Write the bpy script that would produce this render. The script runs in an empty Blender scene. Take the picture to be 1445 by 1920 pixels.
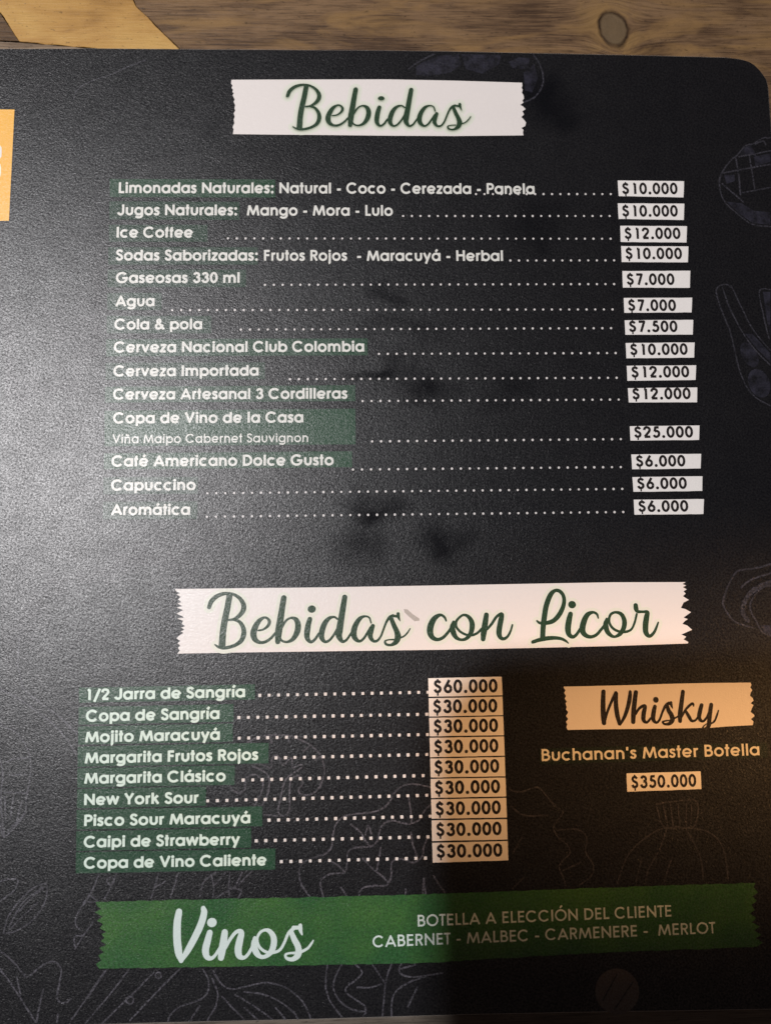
import bpy, math, random
from mathutils import Vector, Matrix
from mathutils.geometry import delaunay_2d_cdt

# ---------------------------------------------------------------- measurements (millimetres on the card)
CAM_LOC = [-7.2472, -24.5482, 221.0531]
CAM_AXES = [[0.99943, -0.012423, 0.031387], [0.008878, 0.993819, 0.110656], [-0.032567, -0.110314, 0.993363]]
UPPER = [{"texts": [["Limonadas Naturales:", -78.65, 96.83, -32.47, 97.0, 3.38, 0.21], ["Natural - Coco - Cerezada - Panela", -30.76, 96.98, 46.64, 97.1, 3.42, 0.2]], "hl": [[-81.22, 95.56], [-65.05, 95.58], [-48.81, 95.6], [-31.99, 95.62], [-32.01, 101.39], [-81.38, 101.28]], "dots": [28.69, 97.01, 70.03, 97.21, 0.689, 17]}, {"texts": [["Jugos Naturales:", -78.93, 89.86, -43.36, 89.95, 3.36, 0.21], ["Mango - Mora - Lulo", -40.49, 89.91, 3.37, 89.98, 3.38, 0.2]], "hl": [[-81.19, 88.52], [-68.51, 88.51], [-55.79, 88.5], [-42.63, 88.49], [-42.68, 94.22], [-81.34, 94.21]], "dots": [6.45, 89.92, 69.37, 90.16, 0.68, 25]}, {"texts": [["Ice Coffee", -78.92, 82.86, -56.39, 82.93, 3.32, 0.21]], "hl": [[-81.16, 81.53], [-71.59, 81.56], [-61.98, 81.58], [-52.06, 81.61], [-52.13, 86.95], [-81.3, 86.85]], "dots": [-46.03, 82.68, 69.34, 82.9, 0.676, 45]}, {"texts": [["Sodas Saborizadas:", -78.97, 75.75, -37.08, 75.77, 3.32, 0.21], ["Frutos Rojos", -35.26, 75.74, -10.52, 75.79, 3.32, 0.2], ["- Maracuyá - Herbal", -7.52, 75.74, 36.33, 75.79, 3.34, 0.2]], "hl": [[-81.13, 74.42], [-66.67, 74.45], [-52.16, 74.47], [-37.14, 74.5], [-37.17, 79.98], [-81.27, 79.87]], "dots": [38.54, 75.93, 70.09, 76.05, 0.68, 13]}, {"texts": [["Gaseosas 330 ml", -78.79, 68.79, -42.43, 68.87, 3.28, 0.21]], "hl": [[-81.1, 67.53], [-67.77, 67.54], [-54.4, 67.55], [-40.56, 67.56], [-40.61, 73.0], [-81.24, 72.94]], "dots": [-34.94, 68.25, 69.75, 68.57, 0.688, 41]}, {"texts": [["Agua", -78.76, 61.66, -67.29, 61.7, 3.24, 0.21]], "hl": [[-81.06, 60.52], [-75.84, 60.52], [-70.61, 60.51], [-65.21, 60.51], [-65.31, 65.74], [-81.2, 65.73]], "dots": [-62.11, 60.46, 68.92, 60.65, 0.684, 51]}, {"texts": [["Cola & pola", -78.86, 54.57, -53.27, 54.65, 3.24, 0.21]], "hl": [[-81.02, 53.39], [-71.01, 53.38], [-60.98, 53.37], [-50.6, 53.35], [-50.67, 58.71], [-81.17, 58.73]], "dots": [-41.92, 54.52, 68.2, 54.82, 0.684, 43]}, {"texts": [["Cerveza Nacional Club Colombia", -78.85, 47.66, -5.68, 47.76, 3.24, 0.21]], "hl": [[-80.99, 46.48], [-56.0, 46.52], [-30.83, 46.57], [-4.7, 46.62], [-4.65, 51.82], [-81.13, 51.62]], "dots": [-1.35, 47.04, 69.25, 47.14, 0.7, 28]}, {"texts": [["Cerveza Importada", -78.77, 40.48, -36.66, 40.58, 3.2, 0.21]], "hl": [[-80.95, 39.45], [-65.78, 39.45], [-50.53, 39.45], [-34.76, 39.45], [-34.78, 44.59], [-81.09, 44.56]], "dots": [-27.52, 39.45, 69.2, 39.56, 0.695, 38]}, {"texts": [["Cerveza Artesanal 3 Cordilleras", -78.69, 33.57, -10.7, 33.57, 3.18, 0.21]], "hl": [[-80.92, 32.63], [-57.17, 32.68], [-33.25, 32.73], [-8.43, 32.79], [-8.39, 37.6], [-81.05, 37.38]], "dots": [-6.3, 32.8, 69.51, 32.93, 0.695, 30]}, {"texts": [["Copa de Vino de la Casa", -78.51, 26.51, -23.61, 26.51, 3.21, 0.21], ["Viña Maipo Cabernet Sauvignon", -78.52, 20.6, -22.23, 20.66, 2.67, 0.15]], "hl": [[-80.72, 19.74], [-57.04, 19.8], [-33.2, 19.86], [-8.46, 19.93], [-8.37, 30.56], [-81.01, 30.26]], "dots": [-3.62, 20.76, 69.57, 21.0, 0.711, 29]}, {"texts": [["Café Americano Dolce Gusto", -78.62, 13.87, -14.84, 13.82, 3.17, 0.21]], "hl": [[-80.69, 13.05], [-57.36, 13.09], [-33.88, 13.13], [-9.52, 13.17], [-9.48, 17.88], [-80.81, 17.72]], "dots": [-9.27, 12.48, 69.18, 12.66, 0.702, 31]}, {"texts": [["Capuccino", -78.55, 6.88, -54.44, 6.83, 3.15, 0.21]], "hl": [[-80.64, 5.79], [-71.81, 5.77], [-62.96, 5.75], [-53.82, 5.72], [-53.89, 10.68], [-80.77, 10.73]], "dots": [-51.13, 5.86, 69.32, 6.18, 0.697, 48]}, {"texts": [["Aromática", -78.36, -0.17, -55.96, -0.3, 3.11, 0.21]], "hl": [[-80.59, -1.42], [-71.79, -1.45], [-62.97, -1.48], [-53.87, -1.52], [-53.94, 3.56], [-80.73, 3.64]], "dots": [-51.14, -0.91, 69.3, -0.62, 0.708, 48]}]
LOWER = [{"texts": [["1/2 Jarra de Sangría", -83.41, -51.88, -39.89, -51.75, 3.04, 0.22]], "hl": [[-85.76, -52.57], [-69.8, -52.53], [-53.75, -52.5], [-37.14, -52.46], [-37.17, -48.28], [-85.89, -48.42]], "dots": [-35.81, -51.35, 11.32, -51.26, 0.84, 19]}, {"texts": [["Copa de Sangría", -83.75, -57.69, -46.94, -57.58, 3.05, 0.22]], "hl": [[-85.68, -58.52], [-71.66, -58.5], [-57.59, -58.49], [-43.02, -58.47], [-43.06, -53.64], [-85.83, -53.72]], "dots": [-41.57, -57.33, 10.88, -57.33, 0.834, 21]}, {"texts": [["Mojito Maracuyá", -83.8, -63.33, -46.79, -63.27, 3.02, 0.22]], "hl": [[-85.62, -63.88], [-71.68, -63.88], [-57.68, -63.87], [-43.19, -63.86], [-43.24, -58.94], [-85.77, -59.0]], "dots": [-41.43, -62.94, 10.96, -62.89, 0.829, 21]}, {"texts": [["Margarita Frutos Rojos", -83.71, -68.95, -36.13, -68.92, 3.0, 0.22]], "hl": [[-85.53, -69.84], [-68.38, -69.85], [-51.14, -69.86], [-33.28, -69.86], [-33.3, -64.36], [-85.7, -64.38]], "dots": [-31.22, -68.45, 10.68, -68.32, 0.829, 17]}, {"texts": [["Margarita Clásico", -83.68, -74.37, -45.04, -74.45, 2.98, 0.22]], "hl": [[-85.46, -75.41], [-71.37, -75.43], [-57.21, -75.45], [-42.57, -75.47], [-42.62, -70.26], [-85.62, -70.24]], "dots": [-40.25, -74.26, 9.56, -74.02, 0.829, 20]}, {"texts": [["New York Sour", -83.51, -80.06, -52.36, -80.13, 2.96, 0.22]], "hl": [[-85.39, -80.86], [-73.88, -80.89], [-62.34, -80.91], [-50.39, -80.94], [-50.46, -75.82], [-85.55, -75.78]], "dots": [-49.9, -79.61, 10.47, -79.34, 0.823, 24]}, {"texts": [["Pisco Sour Maracuyá", -83.34, -85.58, -38.2, -85.74, 2.96, 0.22]], "hl": [[-85.32, -86.48], [-68.78, -86.53], [-52.16, -86.58], [-34.95, -86.63], [-34.97, -81.39], [-85.48, -81.28]], "dots": [-33.08, -85.1, 11.29, -84.97, 0.823, 18]}, {"texts": [["Caipi de Strawberry", -83.3, -91.2, -40.99, -91.4, 2.94, 0.22]], "hl": [[-85.25, -92.06], [-69.71, -92.12], [-54.1, -92.18], [-37.94, -92.24], [-37.98, -87.04], [-85.41, -86.9]], "dots": [-36.57, -90.48, 10.6, -90.45, 0.823, 19]}, {"texts": [["Copa de Vino Caliente", -83.13, -96.69, -33.69, -96.96, 2.92, 0.22]], "hl": [[-85.16, -97.89], [-67.5, -97.98], [-49.74, -98.06], [-31.34, -98.15], [-31.36, -92.62], [-85.34, -92.41]], "dots": [-29.71, -96.1, 9.81, -96.07, 0.818, 16]}]
PRICES = [{"box": [[72.39, 101.59], [92.98, 101.51], [92.5, 96.26], [72.45, 96.56]], "text": ["$10.000", 73.59, 97.22, 90.8, 97.3, 3.61, 0.225]}, {"box": [[72.05, 94.24], [92.64, 94.21], [92.2, 88.93], [72.11, 89.24]], "text": ["$10.000", 73.26, 90.01, 90.48, 90.08, 3.59, 0.225]}, {"box": [[72.49, 87.01], [93.09, 87.01], [92.61, 81.76], [72.4, 81.86]], "text": ["$12.000", 73.66, 82.85, 90.9, 82.9, 3.55, 0.225]}, {"box": [[72.45, 80.56], [93.17, 80.5], [92.7, 75.43], [72.39, 75.51]], "text": ["$10.000", 73.65, 76.46, 91.02, 76.49, 3.55, 0.225]}, {"box": [[72.45, 72.67], [93.32, 72.78], [92.83, 67.41], [72.38, 67.47]], "text": ["$7.000", 73.63, 68.33, 88.26, 68.35, 3.53, 0.225]}, {"box": [[72.49, 64.2], [93.36, 64.32], [92.91, 59.7], [72.45, 59.6]], "text": ["$7.000", 73.68, 60.2, 88.29, 60.19, 3.51, 0.225]}, {"box": [[72.42, 57.29], [93.33, 57.38], [92.92, 52.8], [72.42, 52.76]], "text": ["$7.500", 73.63, 53.64, 88.37, 53.63, 3.46, 0.225]}, {"box": [[72.41, 50.23], [93.33, 50.38], [92.91, 45.68], [72.37, 45.51]], "text": ["$10.000", 73.65, 46.5, 91.07, 46.61, 3.44, 0.225]}, {"box": [[72.4, 43.23], [93.36, 43.35], [92.92, 38.79], [72.4, 38.64]], "text": ["$12.000", 73.68, 39.59, 91.15, 39.68, 3.42, 0.225]}, {"box": [[72.44, 36.38], [93.33, 36.56], [92.96, 32.03], [72.45, 32.01]], "text": ["$12.000", 73.64, 32.95, 91.21, 33.02, 3.4, 0.225]}, {"box": [[72.46, 24.87], [93.31, 25.01], [92.95, 20.61], [72.44, 20.55]], "text": ["$25.000", 73.62, 21.37, 91.27, 21.41, 3.36, 0.225]}, {"box": [[72.49, 16.42], [93.32, 16.46], [92.92, 12.06], [72.52, 11.96]], "text": ["$6.000", 73.74, 12.73, 88.48, 12.77, 3.32, 0.225]}, {"box": [[72.48, 9.64], [93.32, 9.77], [92.99, 5.39], [72.56, 5.27]], "text": ["$6.000", 73.77, 6.08, 88.54, 6.1, 3.32, 0.225]}, {"box": [[72.52, 2.98], [93.35, 2.98], [92.98, -1.44], [72.55, -1.47]], "text": ["$6.000", 73.79, -0.63, 88.59, -0.62, 3.28, 0.225]}, {"box": [[11.47, -47.38], [32.35, -47.26], [32.39, -52.42], [11.5, -52.52]], "text": ["$60.000", 12.96, -51.54, 31.09, -51.57, 3.63, 0.22]}, {"box": [[11.5, -52.92], [32.39, -52.82], [32.43, -57.95], [11.53, -57.94]], "text": ["$30.000", 12.72, -57.05, 30.84, -57.05, 3.6, 0.22]}, {"box": [[11.54, -58.33], [32.43, -58.26], [32.47, -63.45], [11.57, -63.38]], "text": ["$30.000", 12.75, -62.49, 30.91, -62.46, 3.58, 0.22]}, {"box": [[11.57, -63.81], [32.48, -63.79], [32.52, -69.04], [11.6, -69.08]], "text": ["$30.000", 12.78, -68.07, 30.84, -68.01, 3.55, 0.22]}, {"box": [[11.6, -69.43], [32.52, -69.39], [32.56, -74.65], [11.63, -74.58]], "text": ["$30.000", 12.76, -73.62, 30.91, -73.54, 3.53, 0.22]}, {"box": [[11.63, -74.93], [32.56, -74.99], [32.61, -80.09], [11.67, -80.1]], "text": ["$30.000", 12.78, -79.14, 30.97, -79.08, 3.5, 0.22]}, {"box": [[11.67, -80.48], [32.61, -80.48], [32.65, -85.76], [11.7, -85.66]], "text": ["$30.000", 12.89, -84.76, 31.03, -84.71, 3.5, 0.22]}, {"box": [[11.7, -86.09], [32.65, -86.19], [32.7, -91.66], [11.73, -91.58]], "text": ["$30.000", 12.91, -90.34, 31.09, -90.35, 3.45, 0.22]}, {"box": [[11.74, -92.08], [32.7, -92.04], [32.74, -97.18], [11.77, -97.33]], "text": ["$30.000", 12.93, -96.06, 31.14, -96.09, 3.45, 0.22]}, {"box": [[66.73, -74.52], [87.86, -74.35], [87.83, -79.23], [66.74, -79.52]], "text": ["$350.000", 68.02, -78.64, 86.47, -78.49, 3.41, 0.21]}]
BANNERS = {"header": [[-45.44, 133.56], [-31.47, 133.77], [-18.41, 133.94], [2.08, 134.18], [22.68, 133.97], [43.95, 133.49], [44.02, 132.52], [43.75, 131.8], [44.06, 131.1], [43.78, 130.21], [44.25, 129.34], [44.38, 128.28], [43.86, 127.57], [44.17, 126.87], [43.15, 126.15], [43.97, 125.63], [44.77, 124.76], [43.75, 124.05], [44.21, 123.0], [43.36, 122.12], [44.15, 121.25], [44.78, 120.29], [44.42, 119.15], [43.24, 118.53], [43.88, 117.92], [43.69, 117.05], [43.82, 116.11], [22.28, 115.74], [1.85, 115.69], [-18.47, 115.78], [-31.41, 115.78], [-44.87, 115.85], [-44.64, 117.41], [-44.97, 118.09], [-44.42, 119.48], [-44.67, 120.52], [-44.36, 121.56], [-44.69, 122.59], [-44.22, 123.46], [-44.47, 124.33], [-44.23, 125.2], [-44.73, 126.41], [-44.41, 127.11], [-45.07, 128.5], [-44.67, 129.2], [-45.16, 129.54], [-44.92, 130.24], [-45.42, 130.94], [-45.1, 131.64], [-45.59, 132.34]], "licor": [[-59.88, -21.42], [-41.55, -21.42], [-18.89, -21.46], [14.63, -21.3], [42.31, -21.13], [65.56, -20.99], [86.69, -21.2], [85.63, -21.72], [86.7, -22.19], [85.66, -22.64], [86.79, -23.27], [85.82, -23.87], [86.41, -24.49], [85.59, -25.25], [86.49, -25.87], [87.25, -26.34], [85.64, -27.08], [84.78, -28.6], [86.01, -28.92], [87.67, -29.86], [86.54, -30.6], [85.41, -31.35], [86.62, -31.82], [85.66, -32.42], [84.99, -33.17], [86.37, -33.64], [87.7, -34.88], [86.58, -35.32], [84.52, -36.2], [85.88, -36.82], [85.06, -37.57], [86.41, -38.34], [86.23, -38.75], [64.73, -39.16], [41.7, -39.36], [14.27, -39.5], [-18.94, -39.45], [-41.4, -39.43], [-58.91, -39.49], [-58.24, -38.65], [-58.7, -37.91], [-58.11, -37.32], [-58.87, -36.57], [-58.13, -35.99], [-59.19, -35.24], [-58.46, -34.51], [-57.28, -33.78], [-58.03, -33.32], [-56.99, -32.89], [-57.9, -32.29], [-56.86, -31.85], [-57.77, -31.25], [-57.48, -30.36], [-59.13, -29.74], [-57.2, -29.47], [-57.8, -29.01], [-59.31, -28.39], [-57.53, -27.37], [-59.34, -26.6], [-57.7, -26.32], [-59.06, -25.56], [-58.02, -25.12], [-58.93, -24.36], [-58.19, -23.62], [-59.4, -23.01], [-58.36, -22.57], [-59.56, -22.1]], "whisky": [[49.88, -50.32], [61.83, -50.27], [68.89, -50.19], [82.03, -50.0], [92.18, -49.97], [103.77, -50.05], [103.98, -50.7], [103.58, -51.43], [104.14, -52.17], [103.58, -52.9], [103.37, -53.78], [104.09, -54.38], [104.3, -55.12], [103.39, -55.84], [104.22, -56.34], [103.65, -57.31], [103.23, -58.28], [104.19, -59.03], [104.26, -59.52], [103.2, -60.23], [103.91, -60.97], [103.59, -61.94], [96.5, -62.16], [91.43, -62.46], [81.35, -62.48], [71.31, -62.4], [61.3, -62.32], [50.56, -62.32], [50.25, -61.49], [50.57, -60.78], [50.15, -60.04], [50.83, -59.33], [50.26, -58.45], [50.69, -57.87], [50.9, -57.39], [50.33, -56.66], [50.56, -55.93], [50.2, -54.96], [50.66, -54.57], [50.05, -53.59], [50.47, -53.01], [49.96, -52.03], [50.39, -51.31], [49.96, -50.81]]}
BAND = [[-79.56, -105.43], [-62.42, -105.4], [-45.18, -105.47], [-19.15, -105.61], [10.46, -105.55], [39.47, -105.2], [69.19, -104.92], [101.6, -104.7], [100.92, -105.88], [102.18, -107.32], [100.46, -108.27], [101.58, -109.56], [100.01, -110.51], [100.82, -111.94], [99.42, -112.75], [101.13, -114.05], [99.86, -115.14], [102.03, -116.32], [100.32, -117.25], [102.19, -118.42], [100.63, -119.36], [102.64, -120.52], [100.78, -121.59], [83.18, -121.76], [60.97, -121.88], [38.88, -122.47], [10.13, -123.36], [-19.2, -123.13], [-44.99, -122.86], [-62.08, -122.67], [-78.22, -122.51], [-79.11, -121.28], [-77.72, -120.37], [-78.6, -119.13], [-77.07, -118.35], [-78.37, -117.23], [-76.41, -116.47], [-78.0, -115.48], [-77.03, -114.69], [-77.9, -113.71], [-76.5, -113.2], [-78.37, -112.2], [-77.41, -111.13], [-79.14, -110.27], [-77.75, -109.21], [-79.77, -108.07], [-78.08, -107.29], [-79.25, -106.44]]
BANDTEXT = [["BOTELLA A ELECCIÓN DEL CLIENTE", 7.39, -113.94, 77.49, -113.05, 3.06, 0.15], ["CABERNET - MALBEC - CARMENERE -  MERLOT", -4.96, -119.0, 89.53, -117.75, 3.04, 0.15]]
WHISKYTEXT = ["Buchanan's Master Botella", 42.95, -70.73, 105.05, -70.28, 3.28, 0.17]
WHISKYHL = [[42.41, -71.67], [70.85, -71.34], [107.37, -71.0], [107.51, -66.74], [71.07, -66.96], [42.41, -67.31]]
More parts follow.
